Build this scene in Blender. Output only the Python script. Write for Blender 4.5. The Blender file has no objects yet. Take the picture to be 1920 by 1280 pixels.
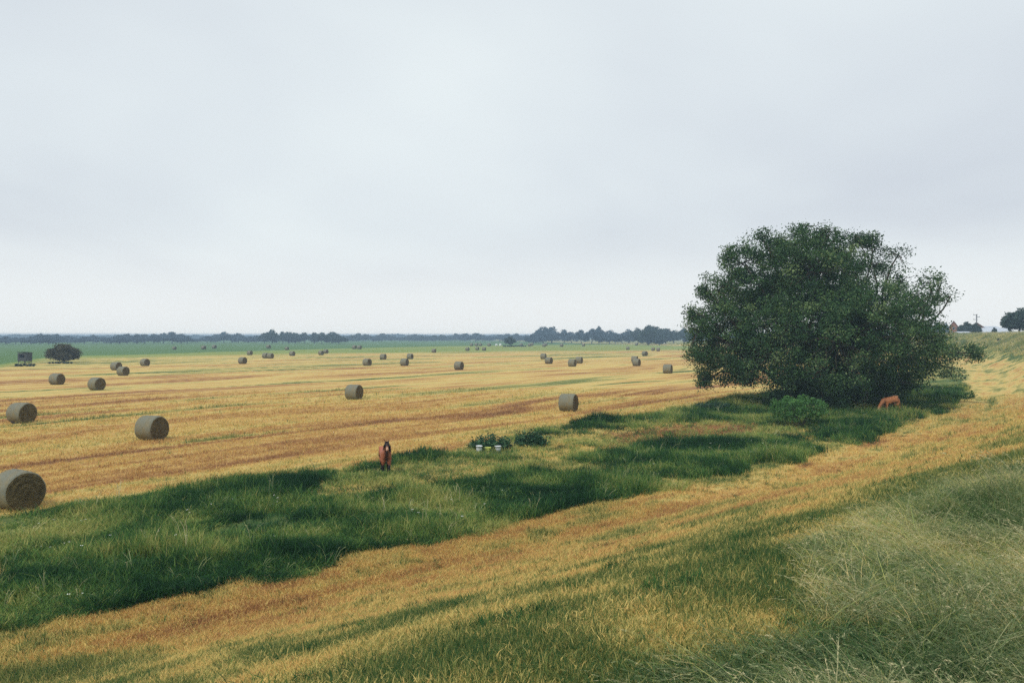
import bpy, bmesh, math, random
import numpy as np
from mathutils import Vector, Matrix

random.seed(7)
rng = np.random.default_rng(11)
SC = bpy.context.scene
COL = SC.collection
R = math.radians

# ------------------------------------------------------------------ camera
CAM_Z = 6.15
F = 1493.0                      # focal length in pixels of the 1920 px wide photograph
HORIZON = 631.0
cam_d = bpy.data.cameras.new("camera")
cam_d.sensor_width = 36.0
cam_d.lens = 28.0
cam_d.shift_y = -(640.0 - HORIZON) / 1920.0
cam_d.clip_start = 0.1
cam_d.clip_end = 40000.0
cam = bpy.data.objects.new("camera", cam_d)
cam.location = (0, 0, CAM_Z)
cam.rotation_euler = (R(90), 0, 0)
COL.objects.link(cam)
SC.camera = cam

# ------------------------------------------------------------------ world
HAZE_D = 0.0006                         # extinction of the air per metre
SUN_EL, SUN_AZ = R(52), R(215)          # azimuth clockwise from +Y: light comes from behind left
w = bpy.data.worlds.new("World")
SC.world = w
w.use_nodes = True
nt = w.node_tree
nt.nodes.clear()
N = nt.nodes.new
L = nt.links.new
out = N("ShaderNodeOutputWorld")
sky = N("ShaderNodeTexSky")
sky.sky_type = 'NISHITA'
sky.sun_disc = False
sky.sun_elevation = SUN_EL
sky.sun_rotation = SUN_AZ
sky.dust_density = 3.0
bg1 = N("ShaderNodeBackground"); bg1.inputs['Strength'].default_value = 0.10
L(sky.outputs[0], bg1.inputs['Color'])
tc = N("ShaderNodeTexCoord")
sep = N("ShaderNodeSeparateXYZ"); L(tc.outputs['Generated'], sep.inputs[0])
za = N("ShaderNodeMath"); za.operation = 'ABSOLUTE'; L(sep.outputs['Z'], za.inputs[0])
zp = N("ShaderNodeMath"); zp.operation = 'ADD'; L(za.outputs[0], zp.inputs[0]); zp.inputs[1].default_value = 0.22
dx = N("ShaderNodeMath"); dx.operation = 'DIVIDE'; L(sep.outputs['X'], dx.inputs[0]); L(zp.outputs[0], dx.inputs[1])
dy = N("ShaderNodeMath"); dy.operation = 'DIVIDE'; L(sep.outputs['Y'], dy.inputs[0]); L(zp.outputs[0], dy.inputs[1])
cb = N("ShaderNodeCombineXYZ"); L(dx.outputs[0], cb.inputs['X']); L(dy.outputs[0], cb.inputs['Y'])
n1 = N("ShaderNodeTexNoise"); L(cb.outputs[0], n1.inputs['Vector'])
n1.inputs['Scale'].default_value = 0.62; n1.inputs['Detail'].default_value = 4.0
n1.inputs['Roughness'].default_value = 0.45; n1.inputs['Distortion'].default_value = 0.3
cb2 = N('ShaderNodeVectorMath'); cb2.operation = 'ADD'; cb2.inputs[1].default_value = (0.35, 0.25, 0.0); L(cb.outputs[0], cb2.inputs[0]); L(cb2.outputs[0], n1.inputs['Vector'])
cr = N("ShaderNodeValToRGB"); L(n1.outputs['Fac'], cr.inputs[0])
e = cr.color_ramp.elements
e[0].position = 0.30; e[0].color = (0.600, 0.650, 0.710, 1)
e[1].position = 0.70; e[1].color = (0.810, 0.875, 0.885, 1)
m = cr.color_ramp.elements.new(0.5); m.color = (0.715, 0.775, 0.810, 1)
# brighter, warmer air low over the horizon
hz = N("ShaderNodeMapRange"); L(sep.outputs['Z'], hz.inputs[0])
hz.inputs[1].default_value = -0.01; hz.inputs[2].default_value = 0.16
hz.inputs[3].default_value = 1.0; hz.inputs[4].default_value = 0.0
hz.interpolation_type = 'SMOOTHERSTEP'
mx = N("ShaderNodeMix"); mx.data_type = 'RGBA'; L(hz.outputs[0], mx.inputs['Factor'])
L(cr.outputs[0], mx.inputs['A']); mx.inputs['B'].default_value = (0.83, 0.86, 0.87, 1)
# the low sky seen through kilometres of haze is brighter above it: S/T - H(1-T)/T with T = exp(-k/elevation)
ha = N("ShaderNodeMath"); ha.operation = 'DIVIDE'; ha.inputs[0].default_value = HAZE_D * 11.1; L(za.outputs[0], ha.inputs[1])
hb = N("ShaderNodeMath"); hb.operation = 'EXPONENT'; L(ha.outputs[0], hb.inputs[0])
hc_ = N("ShaderNodeMath"); hc_.operation = 'SUBTRACT'; L(hb.outputs[0], hc_.inputs[0]); hc_.inputs[1].default_value = 1.0
hd = N("ShaderNodeMath"); hd.operation = 'MINIMUM'; L(hc_.outputs[0], hd.inputs[0]); hd.inputs[1].default_value = 3.0
mx2 = N("ShaderNodeVectorMath"); mx2.operation = 'MULTIPLY_ADD'; mx2.inputs[1].default_value = (0.42, 0.35, 0.25)
L(hd.outputs[0], mx2.inputs[0]); L(mx.outputs['Result'], mx2.inputs[2])
bg2 = N("ShaderNodeBackground"); L(mx2.outputs[0], bg2.inputs['Color'])
ms = N("ShaderNodeMixShader"); ms.inputs[0].default_value = 0.93
L(bg1.outputs[0], ms.inputs[1]); L(bg2.outputs[0], ms.inputs[2]); L(ms.outputs[0], out.inputs['Surface'])

sun_d = bpy.data.lights.new("sun", 'SUN')
sun_d.energy = 1.9
sun_d.angle = R(10)
sun_d.color = (1.0, 0.94, 0.85)
sun = bpy.data.objects.new("sun", sun_d)
sd = Vector((math.sin(SUN_AZ) * math.cos(SUN_EL), math.cos(SUN_AZ) * math.cos(SUN_EL), math.sin(SUN_EL)))
sun.rotation_euler = sd.to_track_quat('Z', 'Y').to_euler()
sun.location = (0, 0, 60)
COL.objects.link(sun)

SC.view_settings.view_transform = 'Standard'
SC.view_settings.look = 'None'
SC.view_settings.exposure = 0.12
SC.view_settings.gamma = 1.0
SC.cycles.max_bounces = 5
SC.cycles.diffuse_bounces = 3
SC.cycles.transmission_bounces = 3
SC.cycles.transparent_max_bounces = 6
SC.cycles.volume_bounces = 0
SC.cycles.use_denoising = False
SC.cycles.denoiser = 'OPENIMAGEDENOISE'

# ------------------------------------------------------------------ noise and terrain functions
_perm = np.random.default_rng(3).random((256, 256))
def vnoise(x, y):
    xi = np.floor(x).astype(np.int64); yi = np.floor(y).astype(np.int64)
    fx = x - xi; fy = y - yi
    fx = fx * fx * (3 - 2 * fx); fy = fy * fy * (3 - 2 * fy)
    a = _perm[xi & 255, yi & 255]; b = _perm[(xi + 1) & 255, yi & 255]
    c = _perm[xi & 255, (yi + 1) & 255]; d = _perm[(xi + 1) & 255, (yi + 1) & 255]
    return (a * (1 - fx) + b * fx) * (1 - fy) + (c * (1 - fx) + d * fx) * fy
def fbm(x, y, o=4):
    s = 0; a = 1; t = 0
    for k in range(o):
        s = s + a * vnoise(x * 2 ** k + 17.3 * k, y * 2 ** k + 9.1 * k); t += a; a *= 0.55
    return s / t
def smooth(a, b, x):
    u = np.clip((x - a) / (b - a), 0, 1)
    return u * u * (3 - 2 * u)

TOE = np.array([(-160, -125), (-80, -50), (-30, -2.5), (-10.7, 16.3), (-3.9, 22.5), (4.9, 30.9), (16.8, 42.5), (36, 66), (62, 108),
                (87, 153), (112, 218), (128, 300), (130, 400), (112, 560), (60, 800)], float)
def catmull(P, n=40):
    o = []
    Q = np.vstack([2 * P[0] - P[1], P, 2 * P[-1] - P[-2]])
    for i in range(1, len(Q) - 2):
        p0, p1, p2, p3 = Q[i - 1], Q[i], Q[i + 1], Q[i + 2]
        for t in np.linspace(0, 1, n, endpoint=False):
            o.append(0.5 * ((2 * p1) + (-p0 + p2) * t + (2 * p0 - 5 * p1 + 4 * p2 - p3) * t * t + (-p0 + 3 * p1 - 3 * p2 + p3) * t ** 3))
    o.append(Q[-2])
    return np.array(o)
TP = catmull(TOE)
TD = np.diff(TP, axis=0)
TL = np.hypot(TD[:, 0], TD[:, 1])
TA = np.concatenate([[0], np.cumsum(TL)])
def toe_ts(x, y):
    """distance along the foot of the dike and signed distance from it (positive up the dike)"""
    x = np.atleast_1d(np.asarray(x, float)); y = np.atleast_1d(np.asarray(y, float))
    T = np.empty_like(x); S = np.empty_like(x)
    A = TP[:-1]
    for i in range(0, len(x), 20000):
        px = x[i:i + 20000, None]; py = y[i:i + 20000, None]
        ux = (TD[:, 0] / TL)[None]; uy = (TD[:, 1] / TL)[None]
        rx = px - A[None, :, 0]; ry = py - A[None, :, 1]
        a = np.clip(rx * ux + ry * uy, 0, TL[None])
        ex = rx - a * ux; ey = ry - a * uy
        d2 = ex * ex + ey * ey
        k = np.argmin(d2, axis=1); r = np.arange(len(k))
        sgn = np.sign((rx * uy - ry * ux)[r, k])
        S[i:i + 20000] = np.sqrt(d2[r, k]) * sgn
        T[i:i + 20000] = TA[k] + a[r, k]
    return T, S
T0 = toe_ts(0.0, 0.0)[0][0]
def height(x, y, ts=None):
    x = np.atleast_1d(np.asarray(x, float)); y = np.atleast_1d(np.asarray(y, float))
    T, S = toe_ts(x, y) if ts is None else ts
    hc = 4.05 + 2.5 * smooth(60, 150, T - T0)
    hc = hc * (1 - smooth(430, 700, T - T0))
    u = np.clip((S - 2.5) / 13.0, 0, 1)
    p = 1.15 * u ** 1.3 - 0.15 * u ** 4
    h = hc * p
    r = np.hypot(x, y)
    h = h + 0.10 * (fbm(x * 0.25, y * 0.25, 3) - 0.5) * np.clip((60 - S * 0) / 60, 0, 1) * np.clip(1 - r / 400, 0, 1)
    h = h + 0.35 * (fbm(x * 0.03 + 5, y * 0.03, 3) - 0.5) * smooth(60, 400, r) * (S < 0)
    return h
def at(px, py, extra=0.0):
    """where the line of sight through a point of the photograph meets the terrain"""
    dxr = (px - 960.0) / F; dz = -(py - HORIZON) / F
    yy = np.exp(np.linspace(math.log(2.5), math.log(4000), 2500))
    g = height(dxr * yy, yy)
    z = CAM_Z + dz * yy
    k = np.argmax(z <= g + extra)
    if z[k] > g[k] + extra + 1e-6: k = len(yy) - 1
    return dxr * yy[k], yy[k], float(g[k])
def line_ts(pts, extra=0.0):
    a = [at(*p, extra) for p in pts]
    T, S = toe_ts([q[0] for q in a], [q[1] for q in a])
    o = np.argsort(T)
    return T[o], S[o]
# edges across the dike, as distance from its foot
YE = line_ts([(60, 1275), (480, 1205), (800, 1140), (1150, 1070), (1330, 1010), (1500, 965), (1700, 905), (1915, 850)])
TE = line_ts([(900, 1279), (1010, 1262), (1080, 1205), (1150, 1160), (1300, 1090), (1400, 1035), (1500, 985), (1620, 940), (1760, 902), (1915, 872)], 0.18)
far_t = toe_ts(*[np.array([v]) for v in at(1916, 671)[:2]]); far_t2 = toe_ts(*[np.array([v]) for v in at(1852, 659)[:2]])
YE = (np.concatenate([[0], YE[0], [far_t[0][0], far_t2[0][0], 9999]]), np.concatenate([[6], YE[1], [7.0, 6.0, 6.0]]))
TE = (np.concatenate([[0], TE[0], [TE[0][-1] + 12, far_t[0][0] - 4, far_t[0][0], far_t2[0][0], 9999]]),
      np.concatenate([[15], TE[1], [16.5, 12, far_t[1][0], far_t2[1][0], 8]]))
def poly(pts):
    return np.array([at(*p)[:2] for p in pts])
def inside(P, x, y):
    c = np.zeros(len(x), bool)
    j = len(P) - 1
    for i in range(len(P)):
        xi, yi = P[i]; xj, yj = P[j]
        c ^= ((yi > y) != (yj > y)) & (x < (xj - xi) * (y - yi) / (yj - yi + 1e-12) + xi)
        j = i
    return c
VE = [at(*p, 0.28 if p[0] < 700 else 0.15)[:2] for p in [(2, 956), (160, 936), (250, 928), (450, 896), (640, 870), (760, 856), (870, 836), (1000, 810), (1100, 789),
                           (1250, 776), (1340, 752), (1430, 738), (1520, 730)]]
VE = np.array([(-80, -30)] + VE + [(60, 125), (85, 168), (105, 225), (118, 300), (118, 400)])
VT, VS = toe_ts(VE[:, 0], VE[:, 1])
o = np.argsort(VT); VT, VS = VT[o], VS[o]
LUSH = [poly(p) for p in [
    [(-60, 960), (2, 950), (160, 930), (450, 890), (560, 878), (590, 900), (570, 930), (640, 950), (760, 930), (880, 922), (1010, 890), (1200, 905), (1195, 940),
     (1090, 960), (1000, 965), (890, 1010), (720, 1062), (400, 1125), (2, 1205), (-60, 1220)],
    [(1110, 862), (1210, 850), (1300, 822), (1440, 818), (1545, 842), (1500, 872), (1380, 893), (1250, 893), (1150, 882)],
    [(985, 812), (1100, 785), (1250, 770), (1340, 745), (1430, 732), (1500, 725), (1640, 730), (1780, 700), (1822, 705), (1818, 735), (1780, 772), (1640, 790), (1560, 800), (1480, 797), (1350, 790), (1200, 786), (1030, 816)],
    [(1560, 800), (1640, 790), (1680, 800), (1640, 822), (1570, 835)],
    [(690, 885), (800, 850), (760, 845), (690, 862)],
]]
BARE = [poly(p) for p in [[(1150, 818), (1250, 796), (1410, 790), (1455, 808), (1390, 828), (1240, 828)], [(1120, 833), (1190, 820), (1230, 830), (1150, 842)]]]
YELLOW = [poly(p) for p in [[(960, 850), (1020, 820), (1200, 795), (1340, 800), (1300, 822), (1150, 850), (1050, 860)], [(640, 915), (800, 895), (900, 870), (1000, 860), (900, 910), (760, 925), (650, 935)]]]  # verge patches where the grass itself is yellower

CROP_EDGE = np.array([at(*p)[:2] for p in [(-20, 686), (60, 674), (100, 668), (250, 665), (480, 658), (700, 652), (900, 648), (1200, 645), (1290, 644)]])
MEAD_EDGE = np.array([at(*p)[:2] for p in [(-20, 690), (60, 676), (100, 671), (250, 668), (480, 665), (700, 661), (900, 659), (1200, 657), (1290, 656)]])
def edge_frac(E, x, y):
    az = np.arctan2(x, y); ea = np.arctan2(E[:, 0], E[:, 1]); er = np.log(np.hypot(E[:, 0], E[:, 1]))
    return np.log(np.hypot(x, y) + 1e-6) - np.interp(az, ea, er)
ROW = R(54)
def masks(x, y):
    """tone (0 thatch .. 1 lush green), tall verge grass, tall dike grass, far crop, far meadow"""
    x = np.asarray(x, float); y = np.asarray(y, float)
    T, S = toe_ts(x, y)
    r = np.hypot(x, y)
    al = x * math.cos(ROW) + y * math.sin(ROW); ac = -x * math.sin(ROW) + y * math.cos(ROW)
    wob = 3 * fbm(x * 0.03, y * 0.03, 2)
    streak = fbm(al * 0.02, ac * 0.22 + wob, 4)
    fine = fbm(al * 0.12, ac * 1.1 + wob, 3)
    blot = fbm(x * 0.018 + 3, y * 0.018, 3)
    small = fbm(x * 0.9, y * 0.9, 3)
    n1m = fbm(x * 0.35, y * 0.35, 3)
    rib = fbm(al * 0.015 + 4, ac * 0.55 + wob, 2)
    tone = 0.44 + 0.90 * (streak - 0.5) + 0.42 * (fine - 0.5) + 0.55 * (blot - 0.5) + (0.42 * (rib - 0.5) + 0.40 * (fbm(al * 0.012 + 40, ac * 1.5 + wob, 2) - 0.5)) * np.clip(1.3 - r / 160, 0.25, 1)
    near = np.clip((VS_at(T) - S) / 9.0, 0, 1)
    tone = tone + 0.10 * (1 - near) * (S < 0)
    rut = fbm(al * 0.03 + 60, ac * 0.35 + wob, 3)
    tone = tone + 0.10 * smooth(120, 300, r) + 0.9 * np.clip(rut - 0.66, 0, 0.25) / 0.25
    ts = fbm(T * 0.10, S * 0.7, 3); tf = fbm(T * 0.8, S * 2.5, 2)
    # verge between field and track
    verge = smooth(-0.4, 0.3, S - VS_at(T) + 1.6 * (n1m - 0.5) + 1.0 * (small - 0.5)) * (1 - smooth(-0.5, 0.4, S + 2.2 * (n1m - 0.5) + 1.2 * (small - 0.5)))
    vt = 0.74 + 0.5 * (n1m - 0.5) + 0.3 * (small - 0.5)
    lush = np.zeros(len(x))
    jk = 1 + 1.3 * np.clip((r - 20) / 40, 0, 1)
    jx = x + jk * (2.2 * (fbm(x * 0.4 + 9, y * 0.4, 4) - 0.5) + 0.5 * np.sin(x * 91.7 + y * 57.3)); jy = y + jk * (2.2 * (fbm(x * 0.4, y * 0.4 + 33, 4) - 0.5) + 0.5 * np.sin(x * 73.1 - y * 83.9))
    for P in LUSH: lush = np.maximum(lush, inside(P, jx, jy))
    for P in YELLOW:
        k = inside(P, jx, jy); vt = np.where(k, 0.60 + 0.3 * (small - 0.5), vt)
    for P in BARE:
        k = inside(P, jx, jy); vt = np.where(k, 0.12 + 0.4 * (small - 0.5), vt)
    bare = np.zeros(len(x), bool)
    for P in BARE: bare |= inside(P, jx, jy)
    lush = np.where(bare, 0, lush)
    vt = np.where(lush > 0.5, np.clip(0.90 + 0.5 * (n1m - 0.5), 0, 1), vt)
    tone = tone * (1 - verge) + vt * verge
    # mown track and slope
    ye = np.interp(T, *YE); te = np.interp(T, *TE)
    trk = 0.57 + 0.50 * (ts - 0.5) + 0.45 * (fbm(T * 0.06 + 9, S * 2.2, 3) - 0.5) + 0.60 * (n1m - 0.5) + 0.34 * (tf - 0.5) + 0.25 * (small - 0.5)
    slope = 0.81 + 0.30 * (ts - 0.5) + 0.45 * (n1m - 0.5) + 0.75 * (small - 0.5)
    g = smooth(-1.6, 1.2, S - ye + 4.0 * (n1m - 0.5))
    dk = trk * (1 - g) + slope * g
    on = smooth(-0.5, 0.4, S + 1.4 * (n1m - 0.5))
    tone = np.where(on > 0, tone * (1 - on) + dk * on, tone)
    tall = smooth(-0.5, 1.1, S - te - 0.3 + 1.8 * (n1m - 0.5))
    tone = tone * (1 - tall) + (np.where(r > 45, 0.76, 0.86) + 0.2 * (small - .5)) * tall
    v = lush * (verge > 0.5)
    fs = (S < VS_at(T) + 3)
    crop = smooth(-0.02, 0.02, edge_frac(CROP_EDGE, x, y) + 0.03 * (blot - 0.5)) * fs
    mead = smooth(-0.10, 0.06, edge_frac(MEAD_EDGE, x, y) + 0.10 * (blot - 0.5)) * fs
    return np.clip(tone, 0, 1), v, tall, crop, mead, verge
def VS_at(T): return np.interp(T, VT, VS)

# ------------------------------------------------------------------ material helpers
def new_mat(name):
    mt = bpy.data.materials.new(name); mt.use_nodes = True
    mt.node_tree.nodes.clear()
    return mt, mt.node_tree.nodes.new, mt.node_tree.links.new
RAMP = [(0.0, (0.170, 0.085, 0.045)), (0.18, (0.310, 0.155, 0.066)), (0.38, (0.500, 0.315, 0.110)), (0.56, (0.610, 0.465, 0.165)),
        (0.70, (0.360, 0.320, 0.110)), (0.84, (0.140, 0.175, 0.050)), (1.0, (0.040, 0.095, 0.034))]
def tone_ramp(N_):
    c = N_("ShaderNodeValToRGB"); el = c.color_ramp.elements
    el[0].position = RAMP[0][0]; el[0].color = (*RAMP[0][1], 1)
    el[1].position = RAMP[-1][0]; el[1].color = (*RAMP[-1][1], 1)
    for p, q in RAMP[1:-1]:
        k = el.new(p); k.color = (*q, 1)
    return c
def math_node(N_, L_, op, a, b):
    k = N_("ShaderNodeMath"); k.operation = op
    for i, v in enumerate((a, b)):
        if isinstance(v, (int, float)): k.inputs[i].default_value = v
        else: L_(v, k.inputs[i])
    return k.outputs[0]
def mix_col(N_, L_, f, a, b, mode='MIX'):
    k = N_("ShaderNodeMix"); k.data_type = 'RGBA'; k.blend_type = mode
    for nm, v in (('Factor', f), ('A', a), ('B', b)):
        if isinstance(v, (int, float)): k.inputs[nm].default_value = v
        elif isinstance(v, tuple): k.inputs[nm].default_value = (*v, 1)
        else: L_(v, k.inputs[nm])
    return k.outputs['Result']

def ground_material():
    mt, N_, L_ = new_mat("meadow_ground")
    o = N_("ShaderNodeOutputMaterial"); b = N_("ShaderNodeBsdfPrincipled")
    b.inputs['Roughness'].default_value = 0.95; b.inputs['Specular IOR Level'].default_value = 0.1
    tcn = N_("ShaderNodeTexCoord")
    mp = N_("ShaderNodeMapping"); mp.vector_type = 'POINT'; mp.inputs['Rotation'].default_value = (0, 0, -ROW)
    L_(tcn.outputs['Object'], mp.inputs['Vector'])
    mp2 = N_("ShaderNodeMapping"); mp2.inputs['Scale'].default_value = (0.10, 1.0, 1.0); L_(mp.outputs[0], mp2.inputs['Vector'])
    def noise(vec, sc, det, ro=0.6):
        k = N_("ShaderNodeTexNoise"); L_(vec, k.inputs['Vector'])
        k.inputs['Scale'].default_value = sc; k.inputs['Detail'].default_value = det; k.inputs['Roughness'].default_value = ro
        return k.outputs['Fac']
    ns = noise(mp2.outputs[0], 1.3, 8, 0.72)
    nf = noise(tcn.outputs['Object'], 9.0, 5, 0.7)
    nb = noise(tcn.outputs['Object'], 0.6, 5, 0.6)
    nfar = noise(mp2.outputs[0], 0.22, 8, 0.72)
    at_ = N_("ShaderNodeAttribute"); at_.attribute_name = "tone"
    t = math_node(N_, L_, 'ADD', at_.outputs['Fac'], math_node(N_, L_, 'MULTIPLY', math_node(N_, L_, 'SUBTRACT', ns, 0.5), 0.62))
    t = math_node(N_, L_, 'ADD', t, math_node(N_, L_, 'MULTIPLY', math_node(N_, L_, 'SUBTRACT', nf, 0.5), 0.40))
    t = math_node(N_, L_, 'ADD', t, math_node(N_, L_, 'MULTIPLY', math_node(N_, L_, 'SUBTRACT', nfar, 0.5), 0.50))
    cr_ = tone_ramp(N_); L_(t, cr_.inputs[0])
    ac = N_("ShaderNodeAttribute"); ac.attribute_name = "crop"
    am = N_("ShaderNodeAttribute"); am.attribute_name = "mead"
    mc = mix_col(N_, L_, nfar, (0.12, 0.20, 0.045), (0.25, 0.33, 0.075))
    col = mix_col(N_, L_, math_node(N_, L_, 'MULTIPLY', am.outputs['Fac'], 0.85), cr_.outputs[0], mc)
    cc = mix_col(N_, L_, nfar, (0.055, 0.125, 0.040), (0.13, 0.22, 0.07))
    col = mix_col(N_, L_, ac.outputs['Fac'], col, cc)
    L_(col, b.inputs['Base Color'])
    hgt = math_node(N_, L_, 'ADD', nf, math_node(N_, L_, 'MULTIPLY', ns, 1.4))
    bp = N_("ShaderNodeBump"); bp.inputs['Strength'].default_value = 0.9; bp.inputs['Distance'].default_value = 0.08
    L_(hgt, bp.inputs['Height']); L_(bp.outputs[0], b.inputs['Normal'])
    L_(b.outputs[0], o.inputs['Surface'])
    return mt

def leafy_mat(name, stops, trans=0.35, instancer=True, spread=0.25, rough=0.6):
    """colour runs along stops by the tuft's own tint plus a value per blade"""
    mt, N_, L_ = new_mat(name)
    o = N_("ShaderNodeOutputMaterial")
    g = N_("ShaderNodeAttribute"); g.attribute_name = "bl"
    v = math_node(N_, L_, 'MULTIPLY', math_node(N_, L_, 'SUBTRACT', g.outputs['Fac'], 0.5), spread * 2)
    if instancer:
        a = N_("ShaderNodeAttribute"); a.attribute_type = 'INSTANCER'; a.attribute_name = "tint"
        v = math_node(N_, L_, 'ADD', v, a.outputs['Fac'])
    else:
        v = math_node(N_, L_, 'ADD', v, 0.5)
    c = N_("ShaderNodeValToRGB"); el = c.color_ramp.elements
    el[0].position = stops[0][0]; el[0].color = (*stops[0][1], 1)
    el[1].position = stops[-1][0]; el[1].color = (*stops[-1][1], 1)
    for p, q in stops[1:-1]:
        k = el.new(p); k.color = (*q, 1)
    L_(v, c.inputs[0])
    b = N_("ShaderNodeBsdfPrincipled"); b.inputs['Roughness'].default_value = rough
    b.inputs['Specular IOR Level'].default_value = 0.08
    L_(c.outputs[0], b.inputs['Base Color'])
    tr = N_("ShaderNodeBsdfTranslucent"); L_(c.outputs[0], tr.inputs['Color'])
    m_ = N_("ShaderNodeMixShader"); m_.inputs[0].default_value = trans
    L_(b.outputs[0], m_.inputs[1]); L_(tr.outputs[0], m_.inputs[2]); L_(m_.outputs[0], o.inputs['Surface'])
    return mt
def noise_mat(name, c1, c2, scale=6.0, rough=0.85, bump=0.3, dist=0.02, detail=6, stretch=(1, 1, 1), spec=0.2):
    mt, N_, L_ = new_mat(name)
    o = N_("ShaderNodeOutputMaterial"); b = N_("ShaderNodeBsdfPrincipled")
    tcn = N_("ShaderNodeTexCoord"); mp = N_("ShaderNodeMapping"); mp.inputs['Scale'].default_value = stretch
    L_(tcn.outputs['Object'], mp.inputs['Vector'])
    k = N_("ShaderNodeTexNoise"); L_(mp.outputs[0], k.inputs['Vector'])
    k.inputs['Scale'].default_value = scale; k.inputs['Detail'].default_value = detail; k.inputs['Roughness'].default_value = 0.65
    mr = N_("ShaderNodeMapRange"); L_(k.outputs['Fac'], mr.inputs[0]); mr.inputs[1].default_value = 0.3; mr.inputs[2].default_value = 0.7
    L_(mix_col(N_, L_, mr.outputs[0], c1, c2), b.inputs['Base Color'])
    b.inputs['Roughness'].default_value = rough; b.inputs['Specular IOR Level'].default_value = spec
    if bump:
        bp = N_("ShaderNodeBump"); bp.inputs['Strength'].default_value = bump; bp.inputs['Distance'].default_value = dist
        L_(k.outputs['Fac'], bp.inputs['Height']); L_(bp.outputs[0], b.inputs['Normal'])
    L_(b.outputs[0], o.inputs['Surface'])
    return mt

# ------------------------------------------------------------------ object helpers
def link_mesh(name, me, mat=None, parent=None):
    ob = bpy.data.objects.new(name, me); COL.objects.link(ob)
    if mat is not None and len(me.materials) == 0: me.materials.append(mat)
    if parent is not None: ob.parent = parent
    return ob
def tag(ob, label=None, cat=None, group=None, kind=None):
    if label: ob["label"] = label
    if cat: ob["category"] = cat
    if group: ob["group"] = group
    if kind: ob["kind"] = kind
    return ob
def empty(name, loc, rz=0.0):
    ob = bpy.data.objects.new(name, None); COL.objects.link(ob)
    ob.location = loc; ob.rotation_euler = (0, 0, rz); ob.empty_display_size = 0.3
    return ob
def copy_tree(src, parent=None):
    c = src.copy(); COL.objects.link(c); c.parent = parent
    for ch in list(src.children): copy_tree(ch, c)
    return c
def np_mesh(name, V, faces_sizes, loops, smooth_=False, attrs=None):
    me = bpy.data.meshes.new(name)
    V = np.asarray(V, np.float32); fs = np.asarray(faces_sizes, np.int32); lp = np.asarray(loops, np.int32)
    me.vertices.add(len(V)); me.vertices.foreach_set("co", V.ravel())
    me.loops.add(len(lp)); me.loops.foreach_set("vertex_index", lp)
    me.polygons.add(len(fs))
    st = np.concatenate([[0], np.cumsum(fs)[:-1]]).astype(np.int32)
    me.polygons.foreach_set("loop_start", st); me.polygons.foreach_set("loop_total", fs)
    if smooth_: me.polygons.foreach_set("use_smooth", np.ones(len(fs), bool))
    for k, v in (attrs or {}).items():
        a = me.attributes.new(k, 'FLOAT', 'POINT'); a.data.foreach_set("value", np.asarray(v, np.float32))
    me.update(calc_edges=True); me.validate()
    return me
class MB:
    """collects boxes, tubes and loose faces for one mesh"""
    def __init__(s): s.v = []; s.f = []
    def add(s, vs, fs):
        b = len(s.v); s.v += [tuple(p) for p in vs]; s.f += [tuple(i + b for i in q) for q in fs]
    def box(s, x0, x1, y0, y1, z0, z1):
        s.add([(x0, y0, z0), (x1, y0, z0), (x1, y1, z0), (x0, y1, z0), (x0, y0, z1), (x1, y0, z1), (x1, y1, z1), (x0, y1, z1)],
              [(0, 3, 2, 1), (4, 5, 6, 7), (0, 1, 5, 4), (1, 2, 6, 5), (2, 3, 7, 6), (3, 0, 4, 7)])
    def tube(s, pts, rad, n=7):
        pts = [Vector(p) for p in pts]; rings = []
        for i, p in enumerate(pts):
            d = (pts[min(i + 1, len(pts) - 1)] - pts[max(i - 1, 0)])
            if d.length < 1e-6: d = Vector((0, 0, 1))
            d.normalize()
            a = d.cross(Vector((0.31, 0.2, 0.93)));
            if a.length < 1e-3: a = d.cross(Vector((1, 0, 0)))
            a.normalize(); b = d.cross(a)
            r = rad[i] if isinstance(rad, (list, tuple)) else rad
            rings.append([p + a * (r * math.cos(2 * math.pi * k / n)) + b * (r * math.sin(2 * math.pi * k / n)) for k in range(n)])
        vs = [v for q in rings for v in q]; fs = []
        for i in range(len(pts) - 1):
            for k in range(n):
                fs.append((i * n + k, i * n + (k + 1) % n, (i + 1) * n + (k + 1) % n, (i + 1) * n + k))
        fs.append(tuple(range(n - 1, -1, -1))); fs.append(tuple((len(pts) - 1) * n + k for k in range(n)))
        s.add(vs, fs)
    def mesh(s, name, smooth_=False):
        me = bpy.data.meshes.new(name); me.from_pydata(s.v, [], s.f)
        if smooth_: me.polygons.foreach_set("use_smooth", np.ones(len(me.polygons), bool))
        me.update(); return me
    def build(s, name, mat, parent=None, smooth_=False):
        return link_mesh(name, s.mesh(name, smooth_), mat, parent)
def leaves_mesh(name, C, size, aspect=0.5, up=0.0, bl=None, r=rng):
    """one pointed leaf (a rhombus folded along its middle) per centre"""
    n = len(C); d = r.normal(size=(n, 3)); d[:, 2] += up
    d /= np.linalg.norm(d, axis=1)[:, None]
    q = r.normal(size=(n, 3)); s_ = np.cross(d, q); s_ /= np.linalg.norm(s_, axis=1)[:, None]
    nn = np.cross(d, s_)
    sz = size * r.uniform(0.6, 1.35, n)[:, None] if np.isscalar(size) else size[:, None]
    w_ = sz * aspect * 0.5
    P = np.stack([C - d * sz * 0.5, C + s_ * w_ + nn * w_ * 0.3, C + d * sz * 0.5, C - s_ * w_ + nn * w_ * 0.3], 1).reshape(-1, 3)
    if bl is None: bl = r.random(n)
    return np_mesh(name, P, np.full(n, 4), np.arange(4 * n), attrs={"bl": np.repeat(bl, 4)})

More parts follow.
